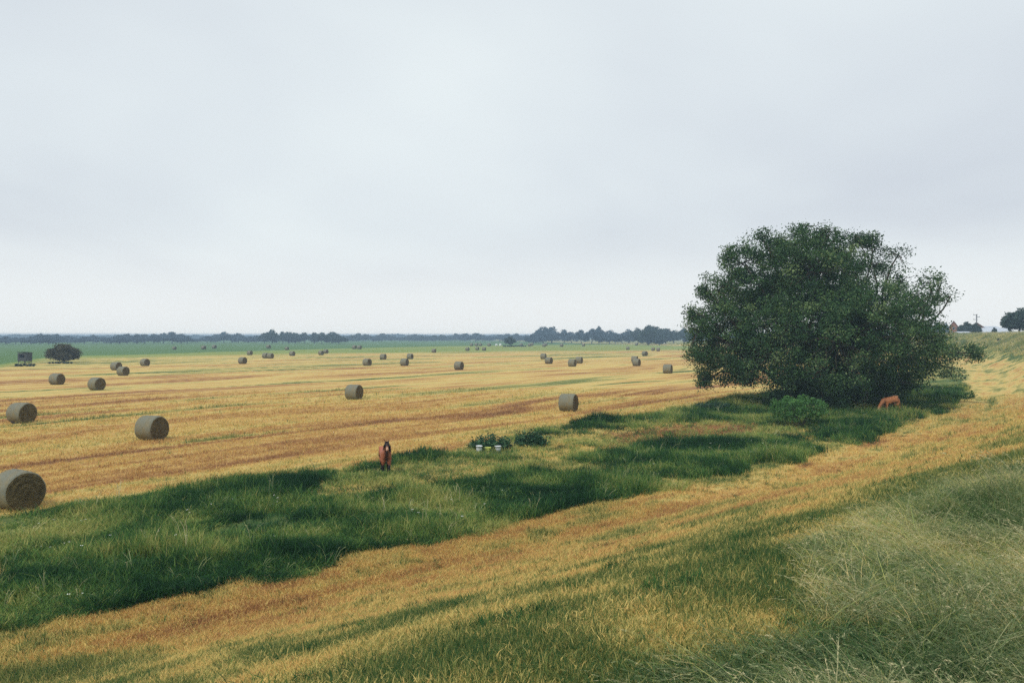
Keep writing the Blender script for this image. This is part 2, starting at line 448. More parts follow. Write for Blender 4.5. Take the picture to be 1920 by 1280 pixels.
# ------------------------------------------------------------------ ground
def build_ground():
    a_front = np.arange(-52, 52.001, 0.2); a_rest = np.arange(52 + 3, 360 - 52 - 1, 3.0)
    ang = np.radians(np.concatenate([a_front, a_rest]))
    rad = [2.0]
    while rad[-1] < 14000: rad.append(rad[-1] * (1.010 if rad[-1] < 1200 else 1.05))
    rad = np.array([0.0] + rad)[1:]
    na, nr = len(ang), len(rad)
    AA, RR = np.meshgrid(ang, rad)
    x = (RR * np.sin(AA)).ravel(); y = (RR * np.cos(AA)).ravel()
    z = height(x, y)
    m_ = masks(x, y)
    x = np.append(x, 0); y = np.append(y, 0); z = np.append(z, height(0, 0)[0])
    i = np.arange(nr - 1)[:, None] * na; j = np.arange(na)[None]; j2 = (j + 1) % na
    quads = np.stack([i + j, i + na + j, i + na + j2, i + j2], -1).reshape(-1, 4)[:, ::1]
    c = nr * na; tri = np.stack([np.full(na, c), np.arange(na), (np.arange(na) + 1) % na], 1)
    V = np.stack([x, y, z], 1)
    loops = np.concatenate([quads.ravel(), tri.ravel()]); fs = np.concatenate([np.full(len(quads), 4), np.full(len(tri), 3)])
    at_ = {k: np.append(v, v[0]) for k, v in zip(("tone", "crop", "mead"), (m_[0], m_[3], m_[4]))}
    me = np_mesh("ground", V, fs, loops, True, at_)
    g = link_mesh("ground", me, ground_material())
    tag(g, kind="structure")
    if me.polygons[10].normal.z < 0: me.flip_normals()
build_ground()

# ------------------------------------------------------------------ grass tufts (stuff)
def tuft(name, n, rad, h0, h1, w, lean, mat, heads=0, head_mat=None, flat=0.0, seed=0, head_len=0.12, wind=(0, 0)):
    r = np.random.default_rng(seed)
    V = []; FS = []; LP = []; BL = []; MI = []
    for k in range(n):
        a = r.uniform(0, 2 * math.pi); q = rad * math.sqrt(r.random())
        bx, by = q * math.cos(a), q * math.sin(a)
        h = r.uniform(h0, h1); d = r.uniform(0, 2 * math.pi); ln = h * lean * r.uniform(0.3, 1.5)
        up = h
        if r.random() < flat: ln = h * r.uniform(0.8, 1.1); up = h * r.uniform(0.08, 0.4)
        wx, wy = math.cos(d) * ln + wind[0] * h, math.sin(d) * ln + wind[1] * h
        pd = r.uniform(0, math.pi); sx, sy = math.cos(pd) * w * 0.5, math.sin(pd) * w * 0.5
        ww = r.uniform(0.6, 1.3)
        b = len(V)
        for t, wd in ((0, 1.0), (0.55, 0.8), (1.0, 0.0)):
            cx, cy, cz = bx + wx * t ** 1.8, by + wy * t ** 1.8, up * (t - 0.12 * t * t) - 0.02
            if wd > 0:
                V += [(cx - sx * wd * ww, cy - sy * wd * ww, cz), (cx + sx * wd * ww, cy + sy * wd * ww, cz)]
            else: V.append((cx, cy, cz))
        FS += [4, 3]; LP += [b, b + 1, b + 3, b + 2, b + 2, b + 3, b + 4]; MI += [0, 0]
        BL += [min(1, max(0, r.normal(0.5, 0.22)))] * 5
    for k in range(heads):
        a = r.uniform(0, 2 * math.pi); q = rad * math.sqrt(r.random())
        bx, by = q * math.cos(a), q * math.sin(a); h = h1 * r.uniform(0.95, 1.35)
        d = r.uniform(0, 2 * math.pi); ln = h * lean * r.uniform(0.3, 1.0)
        wx, wy = math.cos(d) * ln + wind[0] * h * 1.3, math.sin(d) * ln + wind[1] * h * 1.3
        pd = r.uniform(0, math.pi); sx, sy = math.cos(pd) * w * 0.25, math.sin(pd) * w * 0.25
        b = len(V); bl = r.random()
        P = []
        for t in (0, 0.4, 0.75, 1.0):
            c = np.array([bx + wx * t ** 2, by + wy * t ** 2, h * (t - 0.18 * t ** 3)])
            P.append(c); V += [(c[0] - sx, c[1] - sy, c[2]), (c[0] + sx, c[1] + sy, c[2])]; BL += [bl, bl]
        for i in range(3):
            FS.append(4); LP += [b + 2 * i, b + 2 * i + 1, b + 2 * i + 3, b + 2 * i + 2]; MI.append(1)
        # feathery head: small leaflets along the last piece of the stem, drooping past its tip
        dirv = P[3] - P[2]; dirv /= np.linalg.norm(dirv)
        dirv2 = dirv + np.array([wx, wy, -0.5]) * 0.5; dirv2 /= np.linalg.norm(dirv2)
        L_ = head_len * r.uniform(0.7, 1.3)
        for i in range(8):
            u = i / 8
            c = P[3] + dirv2 * L_ * (u - 0.35)
            o_ = r.normal(size=3) * L_ * 0.10 * (1.2 - u); e_ = c + dirv2 * L_ * 0.28 + o_
            s2 = np.cross(dirv2, r.normal(size=3)); s2 = s2 / np.linalg.norm(s2) * L_ * 0.045 * (1.3 - u)
            b = len(V); V += [tuple(c), tuple((c + e_) / 2 + s2), tuple(e_), tuple((c + e_) / 2 - s2)]
            BL += [r.random()] * 4; FS.append(4); LP += [b, b + 1, b + 2, b + 3]; MI.append(1)
    me = np_mesh(name, V, FS, LP, attrs={"bl": BL})
    me.materials.append(mat)
    if head_mat: me.materials.append(head_mat)
    me.polygons.foreach_set("material_index", np.array(MI if head_mat else [0] * len(FS), np.int32))
    ob = bpy.data.objects.new(name, me)
    return ob
def scatter(name, pts, rot, scl, idx, tint, variants, label):
    """one object of countless tufts; geometry nodes put a tuft on each point"""
    col = bpy.data.collections.new(name + "_tufts")
    for i, v in enumerate(variants):
        v.name = "%s_tuft_%02d" % (name, i); col.objects.link(v)
    me = bpy.data.meshes.new(name)
    me.vertices.add(len(pts)); me.vertices.foreach_set("co", np.asarray(pts, np.float32).ravel())
    a = me.attributes.new("rot", 'FLOAT_VECTOR', 'POINT'); a.data.foreach_set("vector", np.asarray(rot, np.float32).ravel())
    a = me.attributes.new("scl", 'FLOAT_VECTOR', 'POINT'); a.data.foreach_set("vector", np.asarray(scl, np.float32).ravel())
    a = me.attributes.new("idx", 'INT', 'POINT'); a.data.foreach_set("value", np.asarray(idx, np.int32))
    a = me.attributes.new("tint", 'FLOAT', 'POINT'); a.data.foreach_set("value", np.asarray(tint, np.float32))
    ob = link_mesh(name, me)
    ng = bpy.data.node_groups.new(name, 'GeometryNodeTree')
    ng.interface.new_socket("Geometry", in_out='INPUT', socket_type='NodeSocketGeometry')
    ng.interface.new_socket("Geometry", in_out='OUTPUT', socket_type='NodeSocketGeometry')
    gi = ng.nodes.new("NodeGroupInput"); go = ng.nodes.new("NodeGroupOutput")
    ip = ng.nodes.new("GeometryNodeInstanceOnPoints")
    ci = ng.nodes.new("GeometryNodeCollectionInfo"); ci.inputs['Collection'].default_value = col
    ci.inputs['Separate Children'].default_value = True; ci.inputs['Reset Children'].default_value = True
    def attr(nm, ty):
        k = ng.nodes.new("GeometryNodeInputNamedAttribute"); k.data_type = ty; k.inputs['Name'].default_value = nm
        return k.outputs['Attribute']
    lk = ng.links.new
    lk(gi.outputs[0], ip.inputs['Points']); lk(ci.outputs[0], ip.inputs['Instance'])
    ip.inputs['Pick Instance'].default_value = True
    lk(attr("idx", 'INT'), ip.inputs['Instance Index'])
    lk(attr("rot", 'FLOAT_VECTOR'), ip.inputs['Rotation']); lk(attr("scl", 'FLOAT_VECTOR'), ip.inputs['Scale'])
    lk(ip.outputs[0], go.inputs[0])
    md = ob.modifiers.new("tufts", 'NODES'); md.node_group = ng
    tag(ob, label, kind="stuff")
    return ob
def wedge(n, r0, r1, power=1.0, a0=-35.5, a1=35.5):
    """random points in the view wedge; power 1 = even in distance, 2 = even in area"""
    u = rng.random(n)
    if power == 0: r = r0 * (r1 / r0) ** u
    else: r = (r0 ** power + u * (r1 ** power - r0 ** power)) ** (1 / power)
    a = np.radians(rng.uniform(a0, a1, n))
    return r * np.sin(a), r * np.cos(a), r
def rots(n, tilt=0.12):
    return np.stack([rng.normal(0, tilt, n), rng.normal(0, tilt, n), rng.uniform(0, 6.283, n)], 1)

M_short = leafy_mat("short_grass", [(p, tuple(min(0.82, q * (1.35 if p < 0.8 else 1.3)) for q in c)) for p, c in RAMP], 0.35, spread=0.30)
M_verge = leafy_mat("lush_grass", [(0, (0.010, 0.040, 0.018)), (0.3, (0.028, 0.100, 0.032)), (0.55, (0.085, 0.195, 0.050)), (0.78, (0.24, 0.34, 0.085)), (1, (0.50, 0.46, 0.16))], 0.35, spread=0.28)
M_tall = leafy_mat("dike_grass", [(0, (0.022, 0.080, 0.036)), (0.25, (0.085, 0.190, 0.060)), (0.5, (0.28, 0.39, 0.125)), (0.75, (0.62, 0.58, 0.20)), (1, (0.82, 0.64, 0.30))], 0.35, spread=0.40)
M_head = leafy_mat("grass_heads", [(0, (0.10, 0.16, 0.07)), (0.5, (0.34, 0.38, 0.19)), (1, (0.72, 0.62, 0.38))], 0.35, spread=0.3)

# mown stubble and clippings on field, track and slope
def build_short():
    var = [tuft("t", 34, 0.17, 0.03, 0.09, 0.007, 0.8, M_short, flat=0.55, seed=20 + k) for k in range(4)] + \
          [tuft("t", 22, 0.20, 0.05, 0.14, 0.011, 0.7, M_short, flat=0.5, seed=30 + k) for k in range(3)]
    x1, y1, r1 = wedge(150000, 3.6, 30, 1.1)
    x2, y2, r2 = wedge(120000, 16, 95, 0.8)
    x = np.append(x1, x2); y = np.append(y1, y2); r = np.append(r1, r2)
    tn, v, tall, crop, mead, vg = masks(x, y)
    k = (tall < 0.7) & (v < 0.5) & (rng.random(len(x)) < np.clip(1.25 - r / 95, 0, 1))
    x, y, r, tn = x[k], y[k], r[k], tn[k]
    z = height(x, y)
    n = len(x)
    sc = np.clip(0.75 + r / 45, 0.8, 2.2) * rng.uniform(0.6, 1.3, n)
    idx = np.where(r < 16, rng.integers(0, 4, n), rng.integers(4, 7, n))
    tint = np.clip(tn + rng.normal(0, 0.11, n) + 0.03, 0, 1)
    hgt = sc * np.where(tint > 0.8, rng.uniform(1, 1.9, n), 0.8)
    scatter("mown_grass", np.stack([x, y, z], 1), rots(n, 0.1), np.stack([sc, sc, hgt], 1), idx, tint, var, "short mown grass and yellow clippings on the field and track")
build_short()
# lush verge
def build_verge():
    var = [tuft("v", 30, 0.22, 0.16, 0.42, 0.016, 0.55, M_verge, seed=50 + k) for k in range(5)] + \
          [tuft("v", 16, 0.2, 0.3, 0.6, 0.02, 0.4, M_verge, heads=3, head_mat=M_head, seed=60 + k) for k in range(2)]
    x, y, r = wedge(330000, 14, 110, 0.7)
    k = (y > 5)
    T, S = toe_ts(x, y)
    k &= (S < 1.0) & (S > VS_at(T) - 1.0)
    x, y, r, T, S = x[k], y[k], r[k], T[k], S[k]
    tn, v, tall, crop, mead, vg = masks(x, y)
    n1m = fbm(x * 0.35 + 50, y * 0.35, 3)
    big = fbm(x * 0.3 + 80, y * 0.4 + 7, 4)
    hole = fbm(x * 0.22 + 31, y * 0.22 + 8, 3) + 0.12 * (rng.random(len(x)) - 0.5)
    k = ((v > 0.5) & (hole > 0.38)) | ((vg > 0.5) & (tn > 0.45) & (n1m > 0.60) & (rng.random(len(x)) < 0.5)) | ((vg > 0.5) & (rng.random(len(x)) < 0.05))
    x, y, r, v, big, n1m = x[k], y[k], r[k], v[k], big[k], n1m[k]
    z = height(x, y); n = len(x)
    sc = rng.uniform(0.6, 1.25, n) * np.clip(0.9 + r / 90, 1, 1.7)
    hgt = sc * (0.35 + 1.0 * np.clip((big - 0.25) * 1.8, 0, 1)) * np.where(v > 0.5, 1, 0.55) * rng.uniform(0.7, 1.35, n)
    idx = np.where(rng.random(n) < 0.994, rng.integers(0, 5, n), rng.integers(5, 7, n))
    n4 = fbm(x * 0.35 + 9, y * 0.45 + 2, 4)
    tint = np.clip(0.40 + 1.1 * (n1m - 0.5) + 1.3 * (n4 - 0.5) + rng.normal(0, 0.19, n) + np.where(v > 0.5, 0, 0.25), 0.02, 0.95)
    wx, wy, wr = wedge(60000, 6, 60, 1.0)
    wT, wS = toe_ts(wx, wy); wt = masks(wx, wy)[2]
    cl = fbm(wx * 1.3 + 70, wy * 1.3, 2); cl2 = fbm(wx * 0.2 + 7, wy * 0.2, 2)
    k = ((wS > 0) & (wt < 0.3) & (cl > 0.70 - 0.25 * (cl2 - 0.4)) & (rng.random(len(wx)) < 0.5)) | ((wS < VS_at(wT)) & (cl > 0.80) & (rng.random(len(wx)) < 0.25))
    wx, wy = wx[k], wy[k]; m = len(wx); ws = rng.uniform(0.25, 0.7, m)
    x = np.append(x, wx); y = np.append(y, wy); z = np.append(z, height(wx, wy)); n = len(x)
    sc = np.append(sc, ws); hgt = np.append(hgt, ws * rng.uniform(0.3, 0.8, m)); idx = np.append(idx, rng.integers(0, 5, m)); tint = np.append(tint, np.clip(rng.normal(0.28, 0.14, m), 0, 1))
    scatter("verge_grass", np.stack([x, y, z], 1), rots(n, 0.14), np.stack([sc, sc, hgt], 1), idx, tint, var, "lush dark green grass on the verge between field and track")
build_verge()
# tall rough grass on the dike
def build_tall():
    var = [tuft("d", 46, 0.20, 0.08, 0.30, 0.0055, 0.7, M_tall, heads=4, head_mat=M_head, seed=80 + k, head_len=0.05, wind=(-0.12, -0.05)) for k in range(4)] + \
          [tuft("d", 40, 0.18, 0.12, 0.40, 0.006, 0.85, M_tall, heads=8, head_mat=M_head, seed=90 + k, head_len=0.065, wind=(-0.28, -0.1)) for k in range(3)] + \
          [tuft("d", 22, 0.22, 0.2, 0.5, 0.016, 0.6, M_tall, heads=3, head_mat=M_head, seed=95 + k, head_len=0.15) for k in range(2)]
    x1, y1, r1 = wedge(60000, 3.2, 34, 1.1, -20, 36)
    x2, y2, r2 = wedge(90000, 60, 330, 0.9, 22, 35)
    x3, y3, r3 = wedge(5000, 1.2, 5.0, 1.6, -60, 60)
    x = np.concatenate([x1, x2, x3]); y = np.concatenate([y1, y2, y3]); r = np.concatenate([r1, r2, r3])
    tn, v, tall, crop, mead, vg = masks(x, y)
    big = fbm(x * 0.5 + 80, y * 0.5 + 7, 3)
    k = (tall > 0.3 + 0.3 * rng.random(len(x))) & (rng.random(len(x)) < 0.95)
    x, y, r, big, tall = x[k], y[k], r[k], big[k], tall[k]
    z = height(x, y); n = len(x)
    far = r > 45
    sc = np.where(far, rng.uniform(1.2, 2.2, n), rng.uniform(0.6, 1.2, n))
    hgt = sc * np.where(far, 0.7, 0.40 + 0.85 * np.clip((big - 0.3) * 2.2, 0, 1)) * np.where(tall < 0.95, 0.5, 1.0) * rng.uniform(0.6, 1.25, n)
    idx = np.where(far, rng.integers(7, 9, n), np.where(rng.random(n) < 0.8, rng.integers(0, 4, n), rng.integers(4, 7, n)))
    pat = fbm(x * 0.8 + 10, y * 0.8 + 70, 3)
    tall_dark = 0.0
    pat2 = fbm(x * 0.3 + 4, y * 0.3 + 11, 3)
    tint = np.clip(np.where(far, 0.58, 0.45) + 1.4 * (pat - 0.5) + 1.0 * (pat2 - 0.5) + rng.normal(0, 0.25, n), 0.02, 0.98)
    rt = rots(n, 0.12); rt[:, 2] = np.where(rng.random(n) < 0.65, rng.normal(0, 0.7, n), rt[:, 2])
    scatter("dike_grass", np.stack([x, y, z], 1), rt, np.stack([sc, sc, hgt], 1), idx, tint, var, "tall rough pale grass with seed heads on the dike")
build_tall()
# white umbels in the verge
def build_flowers():
    mt, N_, L_ = new_mat("white_petals")
    o = N_("ShaderNodeOutputMaterial"); b = N_("ShaderNodeBsdfPrincipled"); b.inputs['Base Color'].default_value = (0.78, 0.80, 0.74, 1)
    L_(b.outputs[0], o.inputs['Surface'])
    var = []
    for s_ in range(3):
        mb = MB(); r = random.Random(s_)
        mb.tube([(0, 0, 0), (0.02, 0.01, 0.25), (0.05, 0, 0.52)], [0.005, 0.004, 0.003], 4)
        ns = len(mb.f)
        for k in range(9):
            a = r.uniform(0, 6.28); q = 0.035 * math.sqrt(r.random()); cx, cy, cz = 0.05 + q * math.cos(a), q * math.sin(a), 0.53 + r.uniform(-0.01, 0.01)
            rr = r.uniform(0.009, 0.016)
            mb.add([(cx + rr * math.cos(t), cy + rr * math.sin(t), cz + 0.004 * math.cos(2 * t)) for t in [i * math.pi / 3 for i in range(6)]], [tuple(range(6))])
        me = mb.mesh("f"); me.materials.append(M_verge); me.materials.append(mt)
        me.polygons.foreach_set("material_index", np.array([0] * ns + [1] * (len(mb.f) - ns), np.int32))
        var.append(bpy.data.objects.new("f", me))
    x, y, r = wedge(40000, 15, 60, 1.0)
    T, S = toe_ts(x, y); k = (S < 0) & (S > VS_at(T)); x, y, r = x[k], y[k], r[k]
    v = masks(x, y)[1]; cl = fbm(x * 0.5 + 200, y * 0.5, 3)
    k = (v > 0.5) & (rng.random(len(x)) < np.clip((cl - 0.62) * 0.8, 0.004, 0.3) * 0.4)
    x, y = x[k], y[k]; n = len(x)
    s_ = rng.uniform(0.6, 1.0, n)
    scatter("white_wildflowers", np.stack([x, y, height(x, y)], 1), rots(n, 0.12), np.stack([s_] * 3, 1), rng.integers(0, 3, n), np.full(n, 0.6), var, "tiny white wildflowers dotted through the lush verge")
build_flowers()

# ------------------------------------------------------------------ trees and shrubs
M_bark = noise_mat("bark", (0.035, 0.028, 0.02), (0.09, 0.075, 0.055), 5, 0.9, 0.6, 0.05, stretch=(1, 1, 0.3))
M_leaf_big = leafy_mat("willow_leaves", [(0, (0.014, 0.040, 0.020)), (0.45, (0.040, 0.095, 0.038)), (0.8, (0.095, 0.175, 0.065)), (1, (0.22, 0.30, 0.13))], 0.25, False, 0.5)
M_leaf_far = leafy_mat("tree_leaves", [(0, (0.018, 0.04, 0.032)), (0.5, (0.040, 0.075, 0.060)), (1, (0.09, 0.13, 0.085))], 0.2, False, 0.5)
M_leaf_haze = leafy_mat("haze_tinted_leaves", [(0, (0.040, 0.075, 0.085)), (0.5, (0.078, 0.130, 0.170)), (1, (0.14, 0.20, 0.25))], 0.2, False, 0.5)  # distant leaves, with pale blue aerial haze mixed into their colour
M_leaf_bright = leafy_mat("elder_leaves", [(0, (0.03, 0.085, 0.03)), (0.5, (0.07, 0.19, 0.055)), (1, (0.18, 0.34, 0.11))], 0.35, False, 0.5)
M_leaf_brown = leafy_mat("brownish_leaves", [(0, (0.035, 0.035, 0.020)), (0.5, (0.090, 0.085, 0.045)), (1, (0.17, 0.16, 0.08))], 0.2, False, 0.5)
M_leaf_blue = leafy_mat("bluish_leaves", [(0, (0.02, 0.055, 0.04)), (0.5, (0.045, 0.105, 0.07)), (1, (0.10, 0.18, 0.12))], 0.3, False, 0.5)

def clumps_on(lobes, dens, r, inner=0.62, rmin=0.72, flat_bottom=None):
    out_ = []; 
    for li, (c, rad) in enumerate(lobes):
        n = max(6, int(dens * 4 * math.pi * rad[0] * rad[2]))
        d = r.normal(size=(n, 3)); d /= np.linalg.norm(d, axis=1)[:, None]
        p = np.array(c) + d * np.array(rad) * r.uniform(rmin, 1.06, n)[:, None]
        keep = np.ones(n, bool)
        for lj, (c2, rad2) in enumerate(lobes):
            if lj != li: keep &= (np.linalg.norm((p - np.array(c2)) / np.array(rad2), axis=1) > inner)
        if flat_bottom is not None: keep &= p[:, 2] > flat_bottom
        out_.append(p[keep])
    return np.concatenate(out_)
def crown_leaves(name, cl, per, crad, size, mat, parent, r, aspect=0.5, up=0.0, squash=0.7, var=0.14):
    n = len(cl) * per
    cr_ = r.uniform(0.6, 1.3, len(cl)) * crad
    off = np.clip(r.normal(size=(n, 3)) * 0.55, -1.0, 1.0); off[:, 2] *= squash
    C = np.repeat(cl, per, 0) + off * np.repeat(cr_, per)[:, None]
    bl = np.clip(np.repeat(r.normal(0.5, var, len(cl)), per) + r.normal(0, 0.16, n), 0, 1)
    me = leaves_mesh(name, C, size, aspect, up, bl, r)
    return link_mesh(name, me, mat, parent)
def limb(mb, a, b, r0, r1, r, sag=0.0, n=6, sides=6):
    a = Vector(a); b = Vector(b); pts = []; rad = []
    L_ = (b - a).length
    for i in range(n + 1):
        t = i / n
        p = a.lerp(b, t) + Vector((0, 0, 1)) * (math.sin(t * math.pi) * sag * L_)
        if 0 < i < n: p += Vector(r.normal(size=3)) * L_ * 0.025
        pts.append(p); rad.append(r0 + (r1 - r0) * t)
    mb.tube(pts, rad, sides)
    return pts

def big_tree():
    Y0 = 71.0; r = np.random.default_rng(5)
    gz = float(height(31, Y0)[0])
    base = Vector((30.0, Y0, gz))
    root = empty("willow_tree", base)
    tag(root, "large spreading dark green willow tree with low branches, standing on the verge beside the track", "tree")
    def P(px, py, dyy):
        yy = Y0 + dyy; k = Y0                    # sizes measured in the plane of the trunk
        return ((px - 960) / F * k - base.x, dyy, CAM_Z - (py - HORIZON) / F * k - gz)
    m_ = Y0 / F
    spec = [(1400, 600, 100, 0), (1352, 640, 66, -1), (1450, 530, 88, 1), (1515, 512, 82, -2), (1585, 520, 78, 2), (1632, 560, 84, 0),
            (1520, 640, 112, -5.5), (1600, 630, 100, -5), (1440, 650, 90, -3.5), (1664, 616, 54, 1), (1655, 655, 75, -4), (1746, 545, 34, 0), (1712, 568, 26, -1), (1700, 528, 18, 1),
            (1726, 662, 38, 0), (1768, 664, 30, 1), (1795, 690, 20, 1), (1812, 665, 24, 1), (1665, 690, 46, -3), (1590, 705, 62, -4), (1510, 700, 66, -3), (1345, 690, 38, 1), (1395, 690, 34, 0),
            (1442, 466, 32, 0), (1500, 456, 32, 1), (1560, 458, 30, 1), (1615, 468, 34, 1), (1652, 494, 34, 1), (1395, 492, 36, 0), (1345, 545, 34, 0), (1310, 620, 30, 0),
            (1500, 600, 100, 6), (1600, 600, 98, 6), (1420, 620, 72, 5), (1550, 560, 90, 6), (1560, 740, 46, -1), (1620, 735, 52, 0), (1664, 742, 20, 0), (1700, 690, 26, 2), (1580, 742, 40, 2), (1535, 728, 42, 3), (1635, 722, 46, 3), (1600, 690, 60, 4), (1500, 735, 26, 1), (1660, 720, 34, 0),
            (1326, 546, 14, 0), (1374, 478, 14, 1), (1428, 447, 13, 0), (1503, 434, 15, 0), (1548, 436, 13, 1), (1604, 444, 17, 0), (1642, 446, 12, 1), (1684, 478, 15, 0), (1776, 528, 15, 1), (1782, 556, 12, 0), (1838, 662, 13, 1), (1304, 590, 13, 0), (1306, 668, 15, 1), (1318, 712, 15, 0)]
    lobes = []
    for px, py, rp, d_ in spec:
        rr = rp * m_
        lobes.append((P(px, py, d_), (rr, rr * 0.95, rr * 0.92)))
    cl = clumps_on(lobes, 0.85, r, 0.70, 0.55, flat_bottom=0.15)
    # a second scatter of small outlying sprays for a ragged edge
    edge = clumps_on([(c, tuple(q * 1.10 for q in rd)) for c, rd in lobes], 0.22, r, 0.98, 0.97, flat_bottom=0.6)
    thin = (cl[:, 0] > P(1695, 0, 0)[0]) & (r.random(len(cl)) < 0.45); cl = cl[~thin]
    gap = (cl[:, 0] > P(1600, 0, 0)[0]) & (cl[:, 2] > P(0, 540, 0)[2]) & (r.random(len(cl)) < 0.35); cl = cl[~gap]
    # openings where a limb has no leaves
    for gx, gz_, gr in ((1690, 500, 22), (1722, 600, 26), (1660, 520, 16), (1628, 505, 14), (1480, 520, 16), (1375, 560, 20), (1345, 600, 18), (1440, 610, 16), (1550, 590, 18), (1700, 640, 20), (1400, 660, 16), (1600, 560, 14), (1500, 470, 12), (1755, 600, 22)):
        q = P(gx, gz_, 0); near_ = (np.hypot(cl[:, 0] - q[0], cl[:, 2] - q[2]) < gr * m_) & (r.random(len(cl)) < 0.8) & (cl[:, 1] < 3); cl = cl[~near_]
    crown_leaves("crown", cl, 125, 0.78, 0.185, M_leaf_big, root, r, 0.55, var=0.22)
    sp = crown_leaves("edge_sprays", edge, 16, 0.42, 0.15, M_leaf_big, root, r, 0.5)
    mb = MB()
    forks = [((-4.0, 0.5, -0.1), P(1425, 690, 0)), ((-1.2, -0.5, -0.1), P(1500, 640, -2)), ((0.3, 0.3, -0.1), P(1560, 620, 1)), ((1.2, -0.6, -0.1), P(1620, 630, -1)), ((2.2, 0.4, -0.1), P(1680, 680, 0))]
    tips = []
    for a, b in forks:
        limb(mb, a, b, 0.36, 0.20, r, 0.08, 6, 8); tips.append(Vector(b))
    for c, rd in lobes:
        c = Vector(c); a = min(tips, key=lambda q: (q - c).length)
        if (a - c).length > 0.6: limb(mb, a, c, 0.15, 0.06, r, 0.06)
    cent = [Vector(c) for c, _ in lobes]
    allc = np.concatenate([cl[r.choice(len(cl), 330, False)], edge[: min(260, len(edge))]])
    for p in allc:
        p = Vector(p); a = min(cent, key=lambda q: (q - p).length)
        limb(mb, a, p, 0.045, 0.012, r, 0.05, 4, 4)
    mb.build("trunk", M_bark, root, True)
big_tree()

def shrub(name, loc, w_, h_, mat, leaf, n_lobes, dens, seed, stems=6, per=26, depth=None, aspect=0.5, trunk_name="stem", crad=0.22, lift=0.12):
    r = np.random.default_rng(seed); root = empty(name, loc)
    lobes = []
    for k in range(n_lobes):
        q = (k + 0.5) / n_lobes * 2 - 1
        rr = h_ * r.uniform(0.30, 0.42); x = q * (w_ / 2 - rr * 0.8)
        z = h_ * lift + rr * 0.9 + (h_ * (1 - lift) - 1.9 * rr) * r.uniform(0.5, 1.0) * (1 - 0.6 * q * q)
        lobes.append(((x, r.uniform(-0.3, 0.3) * (depth or w_ * 0.6), z), (rr * 1.05, rr, rr)))
    cl = clumps_on(lobes, dens, r, 0.6, 0.5, flat_bottom=h_ * lift * 0.5)
    crown_leaves("foliage", cl, per, crad, leaf, mat, root, r, aspect)
    mb = MB()
    for k in range(stems):
        c = lobes[k % n_lobes][0]
        limb(mb, (r.uniform(-0.15, 0.15) * w_ * 0.6, r.uniform(-0.1, 0.1), -0.05), c, 0.012 * h_ + 0.008, 0.006 * h_ + 0.003, r, 0.05, 5, 5)
    mb.build(trunk_name, M_bark, root, True)
    return root
def on_ground(px, py):
    x, y, z = at(px, py); return (x, y, z)
tag(shrub("elder_bush", on_ground(1503, 800), 4.1, 2.15, M_leaf_bright, 0.13, 7, 6.5, 31, 9, 26, lift=0.2), "bright green leafy bush in front of the big willow tree", "bush")
tag(shrub("low_shrub", on_ground(1335, 771), 3.0, 0.85, M_leaf_blue, 0.10, 6, 12, 32, 5, 22, crad=0.16), "low bluish green shrub at the field edge left of the willow", "shrub")
tag(shrub("bramble_bush", on_ground(1785, 752), 3.8, 1.1, M_leaf_bright, 0.12, 6, 8, 33, 5, 30), "low green bramble bush at the track bend under the willow's right branches", "bush")
tag(shrub("field_bush", on_ground(120, 680), 7.6, 4.3, M_leaf_brown, 0.30, 8, 2.6, 34, 8, 34, trunk_name="trunk", crad=0.55, lift=0.07), "wide brownish rounded bush standing alone in the field at the far left", "bush")

M_nettle = leafy_mat("nettle_leaves", [(0, (0.012, 0.045, 0.026)), (0.5, (0.035, 0.110, 0.055)), (1, (0.14, 0.26, 0.14))], 0.3, False, 0.5)
def weed_clump(loc, w_, h_, seed, label, n=150):
    r = np.random.default_rng(seed); root = empty("weed_clump", loc)
    mb = MB(); C = []
    for k in range(n):
        a = r.uniform(0, 6.283); q = math.sqrt(r.random()); x, y = q * math.cos(a) * w_ / 2, q * math.sin(a) * w_ / 3
        hh = h_ * (1 - 0.5 * q * q) * r.uniform(0.45, 1.15); ex, ey = x + r.normal(0, 0.08), y + r.normal(0, 0.08)
        mb.tube([(x, y, -0.05), (x + (ex - x) * .4, y + (ey - y) * .4, hh * 0.5), (ex, ey, hh)], [0.008, 0.006, 0.003], 3)
        for j in range(16):
            t = r.uniform(0.15, 1.0); C.append((x + (ex - x) * t + r.normal(0, 0.05), y + (ey - y) * t + r.normal(0, 0.05), hh * t))
    mb.build("stalks", M_nettle, root)
    link_mesh("foliage", leaves_mesh("foliage", np.array(C), 0.15, 0.38, 0.4, None, r), M_nettle, root)
    tag(root, label, "weeds")
weed_clump(on_ground(920, 841), 2.5, 0.85, 41, "dark green clump of tall weeds just behind the white buckets")
weed_clump(on_ground(995, 836), 1.9, 1.05, 42, "dark green clump of tall weeds to the right of the buckets", 130)
weed_clump(on_ground(793, 853), 0.35, 0.45, 43, "single small upright weed at the field edge right of the dark-maned horse", 8)

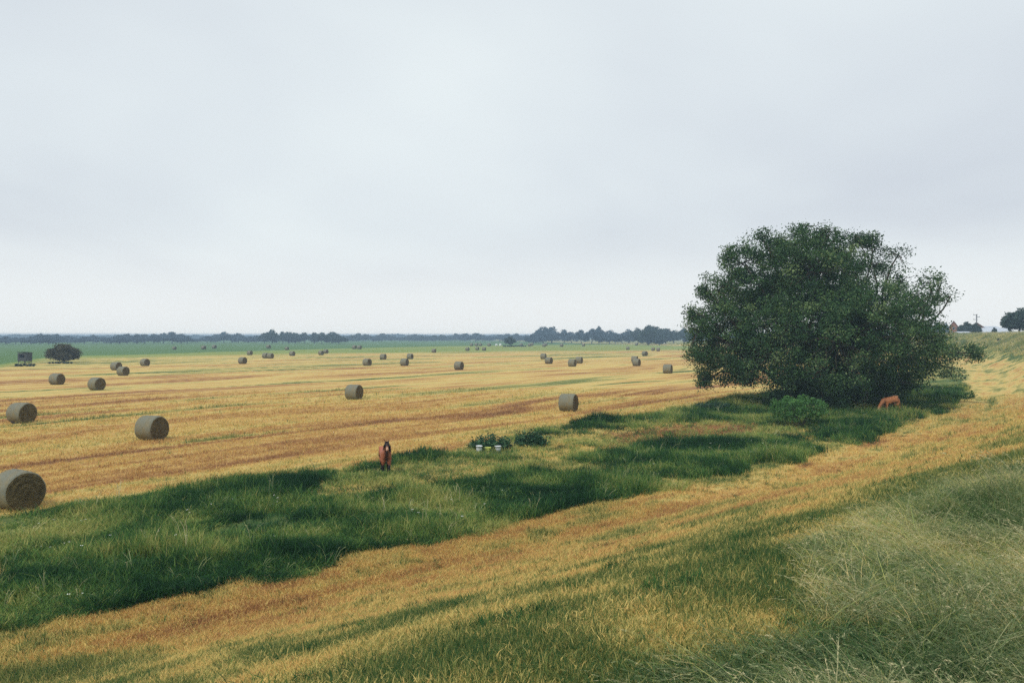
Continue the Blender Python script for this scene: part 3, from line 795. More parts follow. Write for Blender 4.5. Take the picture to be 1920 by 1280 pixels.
# background trees: five kinds of crown, copied
def tree_variant(seed, w_, h_, trunk_h, nl, mat=None):
    r = np.random.default_rng(seed); root = empty("field_tree", (0, 0, 0))
    lobes = []
    for k in range(nl):
        a = 2 * math.pi * k / nl + r.uniform(-.3, .3); q = r.uniform(0.25, 0.62) if k else 0
        rr = w_ * r.uniform(0.20, 0.30)
        z = trunk_h + rr + (h_ - trunk_h - 2 * rr) * r.uniform(0.0, 1.0) * (1 - 0.55 * q)
        lobes.append(((math.cos(a) * q * w_ * .6, math.sin(a) * q * w_ * .6, z), (rr, rr, rr * .85)))
    lobes.append(((0, 0, h_ - w_ * .22), (w_ * .22, w_ * .22, w_ * .22)))
    cl = clumps_on(lobes, 1.0, r, 0.6, 0.5)
    crown_leaves("crown", cl, 22, 0.70, 0.50, mat or M_leaf_far, root, r, 0.7)
    mb = MB(); limb(mb, (0, 0, -0.3), (r.uniform(-.3, .3), 0, h_ * .5), 0.035 * w_, 0.015 * w_, r, 0, 5, 6)
    for c, _ in lobes: limb(mb, (0, 0, h_ * .3), c, 0.014 * w_, 0.006 * w_, r, 0.03, 3, 4)
    mb.build("trunk", M_bark, root, True)
    return root
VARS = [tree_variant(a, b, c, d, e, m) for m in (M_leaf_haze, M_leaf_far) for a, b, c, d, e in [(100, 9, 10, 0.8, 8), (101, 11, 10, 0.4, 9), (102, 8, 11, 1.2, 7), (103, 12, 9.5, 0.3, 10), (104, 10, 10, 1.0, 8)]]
VARS += [tree_variant(110, 10, 8, 0.9, 16)]
VDIM = [(9, 10), (11, 10), (8, 11), (12, 9.5), (10, 10), (10, 8)]
def dims(t):
    c = [ch for ch in t.children if ch.name.startswith('crown')][0].data
    q = np.empty(len(c.vertices) * 3, np.float32); c.vertices.foreach_get('co', q); q = q.reshape(-1, 3)
    return (float(np.percentile(np.abs(q[:, :2]), 97)) * 2, float(np.percentile(q[:, 2], 99.7)))
VDIM = [dims(t) for t in VARS]
used = set()
def place_tree(px, top, width_px, d_, name, label, group, vi=None, gz=None):
    vi = random.randrange(5) if vi is None else vi
    if name != 'distant_tree' or 'dark' in label.split(' in ')[0]: vi = vi + 5
    x = (px - 960) / F * d_
    g_ = float(height(x, d_)[0]) if gz is None else gz
    H_ = CAM_Z + (HORIZON - top) / F * d_ - g_; W_ = width_px / F * d_
    t = VARS[vi] if vi not in used else copy_tree(VARS[vi]); used.add(vi)
    t.name = name
    t.location = (x, d_, g_); t.rotation_euler = (0, 0, random.uniform(0, 6.28))
    s_ = W_ / VDIM[vi][0]; t.scale = (s_, s_, H_ / VDIM[vi][1])
    tag(t, label, "tree", group)
    return t
TOPX = [0, 37, 72, 87, 108, 115, 150, 175, 200, 220, 250, 275, 312, 332, 357, 382, 400, 422, 437, 450, 465, 487, 502, 520, 540, 560, 575, 590, 607, 625, 637, 657, 682, 700, 717, 737, 757, 782, 800, 825, 837, 852,
        880, 902, 925, 950, 978, 1000, 1003, 1020, 1040, 1060, 1075, 1085, 1095, 1120, 1135, 1150, 1158, 1175, 1190, 1210, 1230, 1245, 1260, 1300]
TOPY = [635, 634, 630, 629, 628, 632, 635, 629, 637, 631, 629, 629, 625, 628, 636, 633, 630, 626, 633, 625, 632, 629, 621, 623, 624, 625, 629, 624, 626, 625, 632, 629, 626, 632, 627, 632, 635, 629, 632, 629, 634, 629,
        624, 628, 630, 630, 626, 629, 616, 611, 612, 617, 624, 624, 618, 612, 620, 624, 627, 622, 614, 614, 612, 615, 618, 616]
def seg(x):
    if x < 112: return 640, 21, "bluish tree in the tree line behind the hide and the brown bush"
    if x < 365: return 720, 21, "hazy blue tree in the tree line right of the brown bush"
    if x < 485: return 820, 18, "small hazy tree in the tree line just left of the dark grove"
    if x < 642: return 700, 19, "darker tree of the grove in the left half of the tree line"
    if x < 860: return 1080, 18, "low pale tree between the dark grove and the lone field tree"
    if x < 1000: return 1000, 20, "faint pale blue tree in the tree line behind the lone field tree"
    if x < 1080: return 760, 22, "tall blue tree of the dome shaped wood right of the lone field tree"
    if x < 1158: return 700, 20, "blue tree of the wood with one raised top, right of the dome shaped wood"
    if x < 1196: return 700, 18, "blue tree in the low gap left of the dark wood beside the willow"
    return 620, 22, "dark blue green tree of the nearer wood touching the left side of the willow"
xx = -14.0
while xx < 1310:
    d_, stp, lab = seg(max(0, xx))
    top = float(np.interp(xx, TOPX, TOPY)) - (2.0 if xx < 1000 else 0) + random.uniform(-2.5, 2.5)
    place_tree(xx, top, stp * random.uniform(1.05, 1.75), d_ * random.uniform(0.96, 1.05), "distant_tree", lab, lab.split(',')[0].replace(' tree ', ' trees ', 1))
    xx += stp * random.uniform(0.55, 1.05)
place_tree(1215, 612, 30, 560, "distant_tree", "round dark tree in front of the wood at the left side of the willow", None, 1)
place_tree(1236, 626, 28, 575, "distant_tree", "low rounded dark tree with trunk at the front of the wood beside the willow", None, 3)
place_tree(957, 631.5, 21, 500, "field_tree", "small dark lone tree standing in the middle of the far field", None, 0)
# far pale wood reading as one mass
def far_wood():
    r = np.random.default_rng(77); C = []
    for px in np.arange(-60, 2000, 1.6):
        d_ = 1500 * r.uniform(0.9, 1.1); x = (px - 960) / F * d_
        hh = 3 + 10 * fbm(np.array([px * 0.03]), np.array([3.3]), 4)[0]
        for k in range(30): C.append((x + r.normal(0, 2.5), d_ + r.normal(0, 6), hh * math.sqrt(r.random())))
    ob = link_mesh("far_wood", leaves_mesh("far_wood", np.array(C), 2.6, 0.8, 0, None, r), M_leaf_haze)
    tag(ob, "pale blue far-off wood along the whole horizon", kind="stuff")
far_wood()
# trees and shrubs on the dike at the right
place_tree(1912, 580, 62, 215, "dike_tree", "round dark tree standing on the dike at the right edge", None, 5)
place_tree(1812, 604, 26, 300, "farm_tree", "dark bushy tree between the brick gable and the red roof", None, 1)
place_tree(1829, 606, 18, 296, "farm_tree", "narrow dark tree against the red barn roof beside the pole", None, 4)
place_tree(1864, 614, 9, 285, "farm_tree", "small dark bush in front of the long pale shed", None, 0)
place_tree(1848, 615, 10, 330, "farm_tree", "low dark bush at the foot of the red barn roof", None, 3)
place_tree(1758, 605, 22, 520, "farm_tree", "pale hazy tree behind the willow, left of the brick gable", None, 2)
place_tree(1773, 606, 16, 520, "farm_tree", "pale hazy tree just left of the brick gable", None, 4)
tag(shrub("small_weed_tuft", on_ground(1873, 641), 0.9, 0.8, M_leaf_far, 0.14, 3, 14, 36, 3, 20), "tiny dark shrub on the pale dike slope near the right edge", "shrub")

# ------------------------------------------------------------------ farm buildings, pole, hide
M_brick = noise_mat("brick", (0.20, 0.085, 0.05), (0.30, 0.14, 0.085), 3, 0.9, 0.2)
M_redroof = noise_mat("red_tiles", (0.12, 0.04, 0.028), (0.19, 0.07, 0.045), 2, 0.8, 0.3, stretch=(1, 1, 4))
M_palewall = noise_mat("pale_render", (0.42, 0.40, 0.36), (0.52, 0.50, 0.45), 1.2, 0.9, 0.1)
M_greyroof = noise_mat("grey_sheet_roof", (0.42, 0.47, 0.54), (0.58, 0.62, 0.68), 0.8, 0.5, 0.1, stretch=(1, 0.2, 1))
M_darkopen = noise_mat("dark_opening", (0.02, 0.022, 0.025), (0.04, 0.045, 0.05), 2, 0.4, 0)
M_darkwood = noise_mat("weathered_boards", (0.035, 0.04, 0.045), (0.085, 0.09, 0.095), 3, 0.85, 0.4, stretch=(6, 6, 1))
M_pole = noise_mat("grey_steel", (0.10, 0.10, 0.11), (0.17, 0.17, 0.18), 4, 0.6, 0.1)
def house(name, px0, px1, d_, eave, ridge_z, depth, label, wall_m, roof_m, ridge_along='x', wins=(), rz=0.0, floor_z=None):
    x0 = (px0 - 960) / F * d_; x1 = (px1 - 960) / F * d_; w_ = x1 - x0; cx = (x0 + x1) / 2
    g_ = float(height(cx, d_)[0]) if floor_z is None else floor_z
    root = empty(name, (cx, d_, g_), rz)
    mb = MB(); mb.box(-w_ / 2, w_ / 2, 0, depth, -0.5, eave); 
    if ridge_along == 'y':
        for yy, s_ in ((0.0, 1), (depth, -1)):
            vs = [(-w_ / 2, yy, eave), (w_ / 2, yy, eave), (0, yy, ridge_z)]
            mb.add(vs, [(0, 1, 2) if s_ > 0 else (2, 1, 0)])
    else:
        for xx_, s_ in ((-w_ / 2, 1), (w_ / 2, -1)):
            mb.add([(xx_, 0, eave), (xx_, depth, eave), (xx_, depth / 2, ridge_z)], [(2, 1, 0) if s_ > 0 else (0, 1, 2)])
    mb.build("wall", wall_m, root)
    rb = MB(); t = 0.15; ov = 0.4
    if ridge_along == 'y':
        for s_ in (-1, 1):
            a = Vector((s_ * (w_ / 2 + ov), 0, eave - ov * (ridge_z - eave) / (w_ / 2))); 
            rb.add([(a.x, -ov, a.z + .02), (0, -ov, ridge_z + .02), (0, depth + ov, ridge_z + .02), (a.x, depth + ov, a.z + .02),
                    (a.x, -ov, a.z + t), (0, -ov, ridge_z + t), (0, depth + ov, ridge_z + t), (a.x, depth + ov, a.z + t)],
                   [(0, 1, 2, 3), (7, 6, 5, 4), (0, 4, 5, 1), (1, 5, 6, 2), (2, 6, 7, 3), (3, 7, 4, 0)])
    else:
        for s_ in (-1, 1):
            yb = depth / 2 + s_ * (depth / 2 + ov); zb = eave - ov * (ridge_z - eave) / (depth / 2)
            rb.add([(-w_ / 2 - ov, yb, zb + .02), (-w_ / 2 - ov, depth / 2, ridge_z + .02), (w_ / 2 + ov, depth / 2, ridge_z + .02), (w_ / 2 + ov, yb, zb + .02),
                    (-w_ / 2 - ov, yb, zb + t), (-w_ / 2 - ov, depth / 2, ridge_z + t), (w_ / 2 + ov, depth / 2, ridge_z + t), (w_ / 2 + ov, yb, zb + t)],
                   [(0, 1, 2, 3), (7, 6, 5, 4), (0, 4, 5, 1), (1, 5, 6, 2), (2, 6, 7, 3), (3, 7, 4, 0)])
    rb.build("roof", roof_m, root)
    for (wx, wz, ww, wh) in wins:
        fb = MB(); fb.box(wx - ww / 2 - .08, wx + ww / 2 + .08, -0.05, -0.004, wz - wh / 2 - .08, wz + wh / 2 + .08)
        f_ = fb.build("window", M_palewall, root)
        pb = MB(); pb.box(wx - ww / 2, wx + ww / 2, -0.07, -0.053, wz - wh / 2, wz + wh / 2); pb.build("pane", M_darkopen, f_)
    tag(root, label, "building")
    return root
house("brick_house", 1781, 1795, 320, 3.7, 5.9, 9, "red brick house with a steep gable, leftmost of the farm buildings", M_brick, M_redroof, 'y', [(0, 3.0, 0.8, 1.0), (-0.7, 1.2, .6, .9), (0.7, 1.2, .6, .9)], rz=R(-29))
house("red_barn", 1814, 1850, 330, 2.3, 5.3, 14, "barn with a big dark red roof between the trees, beside the pole", M_brick, M_redroof, 'y', [(0.6, 1.1, 1.2, 1.0)], rz=R(-30))
house("low_shed", 1802, 1822, 290, 0.7, 1.5, 5, "small low shed with a pale roof under the dark trees", M_palewall, M_greyroof, 'x', [(-1, .3, .5, .3)], floor_z=6.4)
house("long_shed", 1836, 1899, 305, 1.2, 2.9, 9, "long low farm shed with a pale grey roof at the far right", M_brick, M_greyroof, 'x', [(-4, .5, 1.2, .6), (-1, .5, 1.2, .6), (2, .5, 1.2, .6), (4.6, .5, 1.2, .6)])
house("pale_hall", 1846, 1896, 420, 3.0, 5.2, 30, "wide pale hall roof behind the long shed", M_palewall, M_greyroof, 'x', [(3, 1.5, 2, 1)])
def pole():
    d_ = 345; x = (1831 - 960) / F * d_; g_ = float(height(x, d_)[0]); top = CAM_Z + (631 - 589) / F * d_ - g_
    root = empty("utility_pole", (x, d_, g_)); mb = MB(); mb.tube([(0, 0, -.5), (0, 0, top)], [0.30, 0.20], 8); mb.build("mast", M_pole, root, True)
    for z_, l_, r_ in ((top - 0.25, -1.4, 0.3), (top - 1.2, -0.3, 1.3), (top - 2.3, -1.4, 0.3)):
        b = MB(); b.box(l_, r_, -0.09, 0.09, z_ - 0.1, z_ + 0.1); a = b.build("crossarm", M_pole, root)
        for q in (l_ + .1, r_ - .1):
            c = MB(); c.tube([(q, 0, z_ + 0.1), (q, 0, z_ + 0.4)], [0.10, 0.06], 6); c.build("insulator", M_pole, a)
    tag(root, "tall utility pole with three cross arms above the red barn roof", "pole")
pole()
def hide():
    loc = on_ground(47, 684); d_ = loc[1]; k = d_ / F
    root = empty("hunting_hide", loc, R(-8)); W_ = 16.5 * k; z0 = 7.0 * k; z1 = 22.5 * k
    b = MB(); b.box(-W_ / 2, W_ / 2, -W_ / 2, W_ / 2, z0, z1)
    # boarded cabin with real window openings in the front
    c = MB(); t = 0.05
    wz0, wz1 = z0 + (z1 - z0) * 0.45, z0 + (z1 - z0) * 0.78
    for s_ in (-1, 1):
        c.box(s_ * W_ / 2 - t / 2, s_ * W_ / 2 + t / 2, -W_ / 2, W_ / 2, z0, z1)
    c.box(-W_ / 2 + t / 2, W_ / 2 - t / 2, W_ / 2 - t, W_ / 2, z0, z1)
    c.box(-W_ / 2 + t / 2, W_ / 2 - t / 2, -W_ / 2, -W_ / 2 + t, z0, wz0); c.box(-W_ / 2 + t / 2, W_ / 2 - t / 2, -W_ / 2, -W_ / 2 + t, wz1, z1)
    c.box(-W_ / 2 + t / 2, -W_ * .30, -W_ / 2 + .002, -W_ / 2 + t, wz0, wz1); c.box(W_ * .30, W_ / 2 - t / 2, -W_ / 2 + .002, -W_ / 2 + t, wz0, wz1)
    c.box(-W_ / 2 + t / 2, W_ / 2 - t / 2, -W_ / 2 + t, W_ / 2 - t, z0, z0 + t)
    c.build("cabin", M_darkwood, root)
    r_ = MB(); r_.add([(-W_ / 2 - .12, -W_ / 2 - .15, z1 + .16), (W_ / 2 + .12, -W_ / 2 - .15, z1 + .16), (W_ / 2 + .12, W_ / 2 + .12, z1 + .003), (-W_ / 2 - .12, W_ / 2 + .12, z1 + .003),
                       (-W_ / 2 - .12, -W_ / 2 - .15, z1 + .24), (W_ / 2 + .12, -W_ / 2 - .15, z1 + .24), (W_ / 2 + .12, W_ / 2 + .12, z1 + .08), (-W_ / 2 - .12, W_ / 2 + .12, z1 + .08)],
                      [(0, 3, 2, 1), (4, 5, 6, 7), (0, 1, 5, 4), (1, 2, 6, 5), (2, 3, 7, 6), (3, 0, 4, 7)])
    r_.build("roof", M_darkopen, root)
    for sx in (-1, 1):
        for sy in (-1, 1):
            l_ = MB(); l_.tube([(sx * W_ * .52, sy * W_ * .52, -0.1), (sx * W_ * .42, sy * W_ * .42, z0)], 0.07, 6); l_.build("leg", M_darkwood, root)
    for sy in (-1, 1):
        q = MB(); q.tube([(-W_ * .5, sy * W_ * .5, .1), (W_ * .42, sy * W_ * .42, z0 - .05)], 0.035, 5); q.tube([(W_ * .5, sy * W_ * .5, .1), (-W_ * .42, sy * W_ * .42, z0 - .05)], 0.035, 5); q.build('brace', M_darkwood, root)
    ld = MB()
    for s_ in (-.25, .25): ld.tube([(s_, W_ / 2 + .6, -.05), (s_, W_ / 2 + .05, z0 + .1)], 0.03, 5)
    for i in range(4):
        f = (i + .7) / 4.6; ld.tube([(-.25, W_ / 2 + .6 - .55 * f, z0 * f), (.25, W_ / 2 + .6 - .55 * f, z0 * f)], 0.022, 5)
    ld.build("ladder", M_darkwood, root)
    tag(root, "dark boxy raised hunting hide on short legs in the field at the far left", "hide")
hide()
x_, y_, z_ = on_ground(46, 687)
tag(shrub("weed_patch", (x_, y_, z_), 4.6, 0.55, M_leaf_far, 0.22, 9, 6, 38, 3, 26, depth=1.2), "dark patch of weeds around the legs of the hunting hide", "weeds")
x_, y_, z_ = on_ground(118, 681.5)
tag(shrub("weed_patch", (x_, y_ - 1, z_), 5.6, 0.40, M_leaf_far, 0.22, 9, 6, 39, 3, 26, depth=1.0), "low dark strip of weeds beneath the brown bush", "weeds")
x_, y_, z_ = on_ground(965, 650)
tag(shrub("weed_patch", (x_, y_, z_), 15, 0.8, M_leaf_far, 0.5, 12, 2, 40, 3, 22, depth=2.0, crad=.4), "thin dark strip of weeds at the foot of the lone field tree", "weeds")

# ------------------------------------------------------------------ hay bales
def bale_mats():
    mt, N_, L_ = new_mat("net_wrapped_hay")
    o = N_("ShaderNodeOutputMaterial"); b = N_("ShaderNodeBsdfPrincipled"); b.inputs['Roughness'].default_value = 0.8
    tcn = N_("ShaderNodeTexCoord"); mp = N_("ShaderNodeMapping"); mp.inputs['Scale'].default_value = (14, 3, 3); L_(tcn.outputs['Object'], mp.inputs['Vector'])
    k = N_("ShaderNodeTexNoise"); k.inputs['Scale'].default_value = 2.2; k.inputs['Detail'].default_value = 9; k.inputs['Roughness'].default_value = 0.75; L_(mp.outputs[0], k.inputs['Vector'])
    k2 = N_("ShaderNodeTexNoise"); k2.inputs['Scale'].default_value = 2.0; k2.inputs['Detail'].default_value = 5; L_(tcn.outputs['Object'], k2.inputs['Vector'])
    c = mix_col(N_, L_, k.outputs['Fac'], (0.042, 0.046, 0.032), (0.270, 0.275, 0.210))
    mr = N_("ShaderNodeMapRange"); L_(k2.outputs['Fac'], mr.inputs[0]); mr.inputs[1].default_value = .45; mr.inputs[2].default_value = .75
    c = mix_col(N_, L_, mr.outputs[0], c, (0.20, 0.16, 0.075)); L_(c, b.inputs['Base Color'])
    bp = N_("ShaderNodeBump"); bp.inputs['Strength'].default_value = 0.7; bp.inputs['Distance'].default_value = 0.03; L_(k.outputs['Fac'], bp.inputs['Height']); L_(bp.outputs[0], b.inputs['Normal'])
    L_(b.outputs[0], o.inputs['Surface'])
    m2, N_, L_ = new_mat("rolled_hay_end")
    o = N_("ShaderNodeOutputMaterial"); b = N_("ShaderNodeBsdfPrincipled"); b.inputs['Roughness'].default_value = 0.95; b.inputs['Specular IOR Level'].default_value = .1
    tcn = N_("ShaderNodeTexCoord")
    k = N_("ShaderNodeTexNoise"); k.inputs['Scale'].default_value = 3.0; k.inputs['Detail'].default_value = 8; k.inputs['Roughness'].default_value = 0.75; L_(tcn.outputs['Object'], k.inputs['Vector'])
    wv = N_("ShaderNodeTexWave"); wv.wave_type = 'RINGS'; wv.rings_direction = 'X'; wv.inputs['Scale'].default_value = 5.5; wv.inputs['Distortion'].default_value = 5; wv.inputs['Detail'].default_value = 4; wv.inputs['Detail Scale'].default_value = 2.0
    L_(tcn.outputs['Object'], wv.inputs['Vector'])
    f = math_node(N_, L_, 'ADD', math_node(N_, L_, 'MULTIPLY', wv.outputs['Fac'], 0.35), math_node(N_, L_, 'MULTIPLY', k.outputs['Fac'], 0.85))
    mr = N_("ShaderNodeMapRange"); L_(f, mr.inputs[0]); mr.inputs[1].default_value = .35; mr.inputs[2].default_value = .85
    c = mix_col(N_, L_, mr.outputs[0], (0.022, 0.019, 0.011), (0.220, 0.170, 0.080)); L_(c, b.inputs['Base Color'])
    bp = N_("ShaderNodeBump"); bp.inputs['Strength'].default_value = 0.9; bp.inputs['Distance'].default_value = 0.05; L_(f, bp.inputs['Height']); L_(bp.outputs[0], b.inputs['Normal'])
    L_(b.outputs[0], o.inputs['Surface'])
    return mt, m2
M_wrap, M_end = bale_mats()
M_straw = leafy_mat("loose_hay", [(0, (0.10, 0.09, 0.04)), (0.5, (0.26, 0.22, 0.11)), (1, (0.5, 0.42, 0.22))], 0.2, False, 0.5)
def make_bale(seed, R0=0.75, Wd=1.25):
    r = np.random.default_rng(seed); root = empty("hay_bale", (0, 0, 0))
    n = 56; prof = [(-Wd / 2, 0.93), (-Wd / 2 + .035, 0.985), (-Wd / 2 + .12, 1.0)] + [(t, 1.0) for t in np.linspace(-Wd / 2 + .25, Wd / 2 - .25, 8)] + [(Wd / 2 - .12, 1.0), (Wd / 2 - .035, 0.985), (Wd / 2, 0.93)]
    V = []; F_ = []
    ph = r.uniform(0, 6.28, 4)
    def rad(a, t):
        q = R0 * (1 + 0.012 * math.sin(2 * a + ph[0]) + 0.01 * math.sin(3 * a + ph[1]) + 0.006 * math.sin(7 * a + ph[2] + 2 * t))
        return q
    def pt(a, f, t):
        q = rad(a, t) * f; y = q * math.cos(a) * 1.015; z = q * math.sin(a)
        if z < -R0 * 0.90: z = -R0 * 0.90 + (z + R0 * 0.90) * 0.35         # sags where it rests
        return (t, y, z + R0 * 0.935)
    for t, f in prof:
        for k in range(n):
            a = 2 * math.pi * k / n; V.append(pt(a, f * (1 + r.normal(0, 0.009)), t))
    for i in range(len(prof) - 1):
        for k in range(n): F_.append((i * n + k, i * n + (k + 1) % n, (i + 1) * n + (k + 1) % n, (i + 1) * n + k))
    me = bpy.data.meshes.new("wrap"); me.from_pydata(V, [], F_); me.polygons.foreach_set("use_smooth", np.ones(len(F_), bool)); me.update()
    bm = bmesh.new(); bm.from_mesh(me); bmesh.ops.recalc_face_normals(bm, faces=bm.faces); bm.to_mesh(me); bm.free()
    body = link_mesh("wrap", me, M_wrap, root)
    for s_ in (1, -1):
        V = []; F_ = []; rings = [0.93, 0.86, 0.72, 0.58, 0.44, 0.30, 0.16, 0.05]
        for j, f in enumerate(rings):
            for k in range(n):
                a = 2 * math.pi * k / n; p = pt(a, f, 0); b_ = 0.05 * (1 - f) + (0.012 if j % 2 else -0.006) + r.normal(0, 0.006)
                V.append((s_ * (Wd / 2 + (0 if j == 0 else b_)), p[1], p[2] if j == 0 else p[2]))
        for i in range(len(rings) - 1):
            for k in range(n): F_.append((i * n + k, i * n + (k + 1) % n, (i + 1) * n + (k + 1) % n, (i + 1) * n + k))
        F_.append(tuple((len(rings) - 1) * n + k for k in range(n)))
        me = bpy.data.meshes.new("end_face"); me.from_pydata(V, [], F_); me.update()
        bm = bmesh.new(); bm.from_mesh(me); bmesh.ops.recalc_face_normals(bm, faces=bm.faces)
        if (sum((f.normal.x * f.calc_area() for f in bm.faces))) * s_ < 0: bmesh.ops.reverse_faces(bm, faces=bm.faces)
        bm.to_mesh(me); bm.free()
        e_ = link_mesh("end_face", me, M_end, root)
    # loose stalks sticking out
    C = []; 
    for k in range(520):
        a = r.uniform(0, 6.28)
        if r.random() < 0.5: t = r.uniform(-Wd / 2, Wd / 2); p = pt(a, 1.005, t)
        else: t = (Wd / 2 + .03) * r.choice([-1, 1]); p = pt(a, r.uniform(.1, .95), t)
        C.append(p)
    tag(link_mesh("loose_stalks", leaves_mesh("loose_stalks", np.array(C), 0.11, 0.09, 0, None, r), M_straw, root), kind='stuff')
    return root
BV = [make_bale(200), make_bale(201), make_bale(202)]
bale_used = set()
# centre x, base y, axis angle offset, group, label
NEARG = "round hay bales lying in the near field"
MIDG = "round hay bales in the middle of the field"
FARG = "tiny far hay bales at the green end of the field"
BALES = [
    (34, 953, -12, "largest hay bale, cut by the left edge, beside the lush verge"),
    (285, 824, 0, "big round hay bale nearest the left of the field, showing its spiral end"),
    (41, 792, 3, "round hay bale near the left edge with the small black bird by it"),
    (664, 748.5, 2, "round hay bale alone in the middle of the field"),
    (1066, 771, -3, "round hay bale closest to the verge, left of the willow tree"),
    (107, 721, 6, "round hay bale standing nearer the hide, left one of two in the left field"),
    (181.5, 731, 0, "round hay bale below the brown bush, right one of two in the left field"),
    (231, 704, 0, "front bale of the touching pair right of the brown bush"),
    (218, 694, 4, "half hidden back bale of the touching pair right of the brown bush"),
    (272, 686, -2, "single bale just right of the touching pair in the left field"),
    (455, 682, 0, "single bale below the two joined dark bales, left of field centre"),
    (688.5, 685.5, -3, "left bale of the four above the lone middle bale"),
    (758.5, 685.5, 0, "lower right bale of the four above the lone middle bale"),
    (718.5, 674, 2, "upper left bale of the four above the lone middle bale"),
    (769, 673, 0, "upper right bale of the four above the lone middle bale"),
    (860.5, 693, 0, "single bale in the open field, midway between the horse and the lone tree"),
    (1019, 673, 2, "upper left bale of the first overlapping pair right of field centre"),
    (1029, 682, -4, "lower right bale of the first overlapping pair right of field centre"),
    (1073, 687, -4, "lower left bale of the second overlapping pair right of field centre"),
    (1086, 681, 0, "upper right bale of the second overlapping pair right of field centre"),
    (1190, 679, 0, "rear bale of the stacked looking pair left of the willow"),
    (1193.5, 686, -6, "front bale of the stacked looking pair left of the willow"),
    (1252, 700, -4, "pale bale nearest to the left side of the willow"),
    (1209, 667, -34, "bale turned with its round end to the camera, left of the willow"),
    (468.5, 665.5, 0, "dark bale above and right of the single bale left of centre"),
    (498, 671.5, 0, "left one of the two joined dark bales"),
    (507, 672, 0, "right one of the two joined dark bales"),
    (548, 667, 0, "dark bale right of the two joined dark bales"),
    (602, 665.5, 0, "lower left bale of the small dark pair on the green strip"),
    (611, 662.5, 0, "upper right bale of the small dark pair on the green strip"),
    (813.5, 661, 0, "dark bale alone on the yellow green edge, left of the row of three"),
    (876.5, 657.8, 0, "left bale of the row of three left of the lone tree"),
    (895, 656.3, 0, "middle bale of the row of three left of the lone tree"),
    (907.5, 657.3, 0, "right bale of the row of three left of the lone tree"),
    (1177, 655.8, 0, "dark bale alone on the green strip left of the willow"),
    (1224.5, 657.2, 0, "left bale of the pair on the green strip beside the willow"),
    (1234, 658, 0, "right bale of the pair on the green strip beside the willow"),
    (327, 655.5, 0, "tiny bale in the crop strip, leftmost of all far bales"),
    (382, 655, 0, "tiny bale left one of two in front of the far left trees"),
    (402, 653.5, 0, "tiny bale right one of two in front of the far left trees"),
    (503.5, 653.5, 0, "tiny flat looking bale below the dark grove"),
    (538, 656, 0, "tiny bale right below the dark grove"),
    (664.5, 654.3, 0, "left one of the tiny pair right of the dark grove"),
    (674, 654.5, 0, "right one of the tiny pair right of the dark grove"),
    (884, 648.8, 0, "tiniest bale behind the row of three, left"),
    (893, 648.8, 0, "tiniest bale behind the row of three, middle"),
    (900.5, 648.8, 0, "tiniest bale behind the row of three, right"),
    (917, 649, 0, "tiny bale between the row of three and the lone tree"),
    (977, 649.2, 0, "tiny bale close to the right side of the lone tree"),
    (993, 649.4, 0, "tiny bale second to the right from the lone tree"),
    (997.5, 647.6, 0, "tiny bale behind the second one right of the lone tree"),
    (1020, 650, 0, "front one of the tiny close pair below the dome shaped wood"),
    (1023.5, 648, 0, "back one of the tiny close pair below the dome shaped wood"),
    (1053, 650, 0, "tiny bale below the right end of the dome shaped wood"),
    (1094, 649, 0, "tiny bale below the wood with the raised top"),
    (1193, 647.5, 0, "tiny bale below the gap left of the dark wood"),
]
for i, (px, by, da, lab) in enumerate(BALES):
    v = i % 3
    t = BV[v] if v not in bale_used else copy_tree(BV[v]); bale_used.add(v)
    x, y, z = on_ground(px, by) if by > 660 else ((px - 960) / F * CAM_Z * F / (by - HORIZON), CAM_Z * F / (by - HORIZON), None)
    if z is None: z = float(height(x, y)[0])
    t.name = "hay_bale"; t.location = (x, y, z - 0.02)
    t.rotation_euler = (0, 0, R(-23 + da + random.uniform(-3, 3)) + (math.pi if random.random() < 0.5 else 0))
    s_ = 0.95 if i == 0 else 1.0 if by > 700 else (1.06 if by > 655 else 1.3)
    t.scale = (s_, s_, s_)
    tag(t, lab, "hay bale", NEARG if i < 5 else MIDG if i < 24 else FARG)
# white wrapped bales far off
M_white = noise_mat("white_plastic", (0.62, 0.65, 0.68), (0.78, 0.80, 0.82), 3, 0.35, 0.1, spec=0.5)
for i, (px, by, lab) in enumerate([(931, 648.6, "tiny white bale, left of two, just left of the lone tree"), (938, 648.2, "tiny white bale, right of two, just left of the lone tree"),
                                   (1233, 644.4, "tiny white bale under the dark wood beside the willow"), (1245, 644.6, "tiny white bale farthest right under the dark wood")]):
    d_ = CAM_Z * F / (by - HORIZON); x = (px - 960) / F * d_
    b = MB(); n = 20
    rr = [0.55, 0.72, 0.75, 0.75, 0.72, 0.55]; tt = [-.62, -.6, -.5, .5, .6, .62]
    vs = [(t_, q * math.cos(2 * math.pi * k / n), q * math.sin(2 * math.pi * k / n) + .72) for t_, q in zip(tt, rr) for k in range(n)]
    fs = [(j * n + k, j * n + (k + 1) % n, (j + 1) * n + (k + 1) % n, (j + 1) * n + k) for j in range(5) for k in range(n)] + [tuple(range(n - 1, -1, -1)), tuple(5 * n + k for k in range(n))]
    b.add(vs, fs); ob = b.build("wrapped_bale", M_white, None, True)
    ob.location = (x, d_, float(height(x, d_)[0])); ob.rotation_euler = (0, 0, random.uniform(0, 3)); tag(ob, lab, "wrapped bale", "white wrapped bales far off")

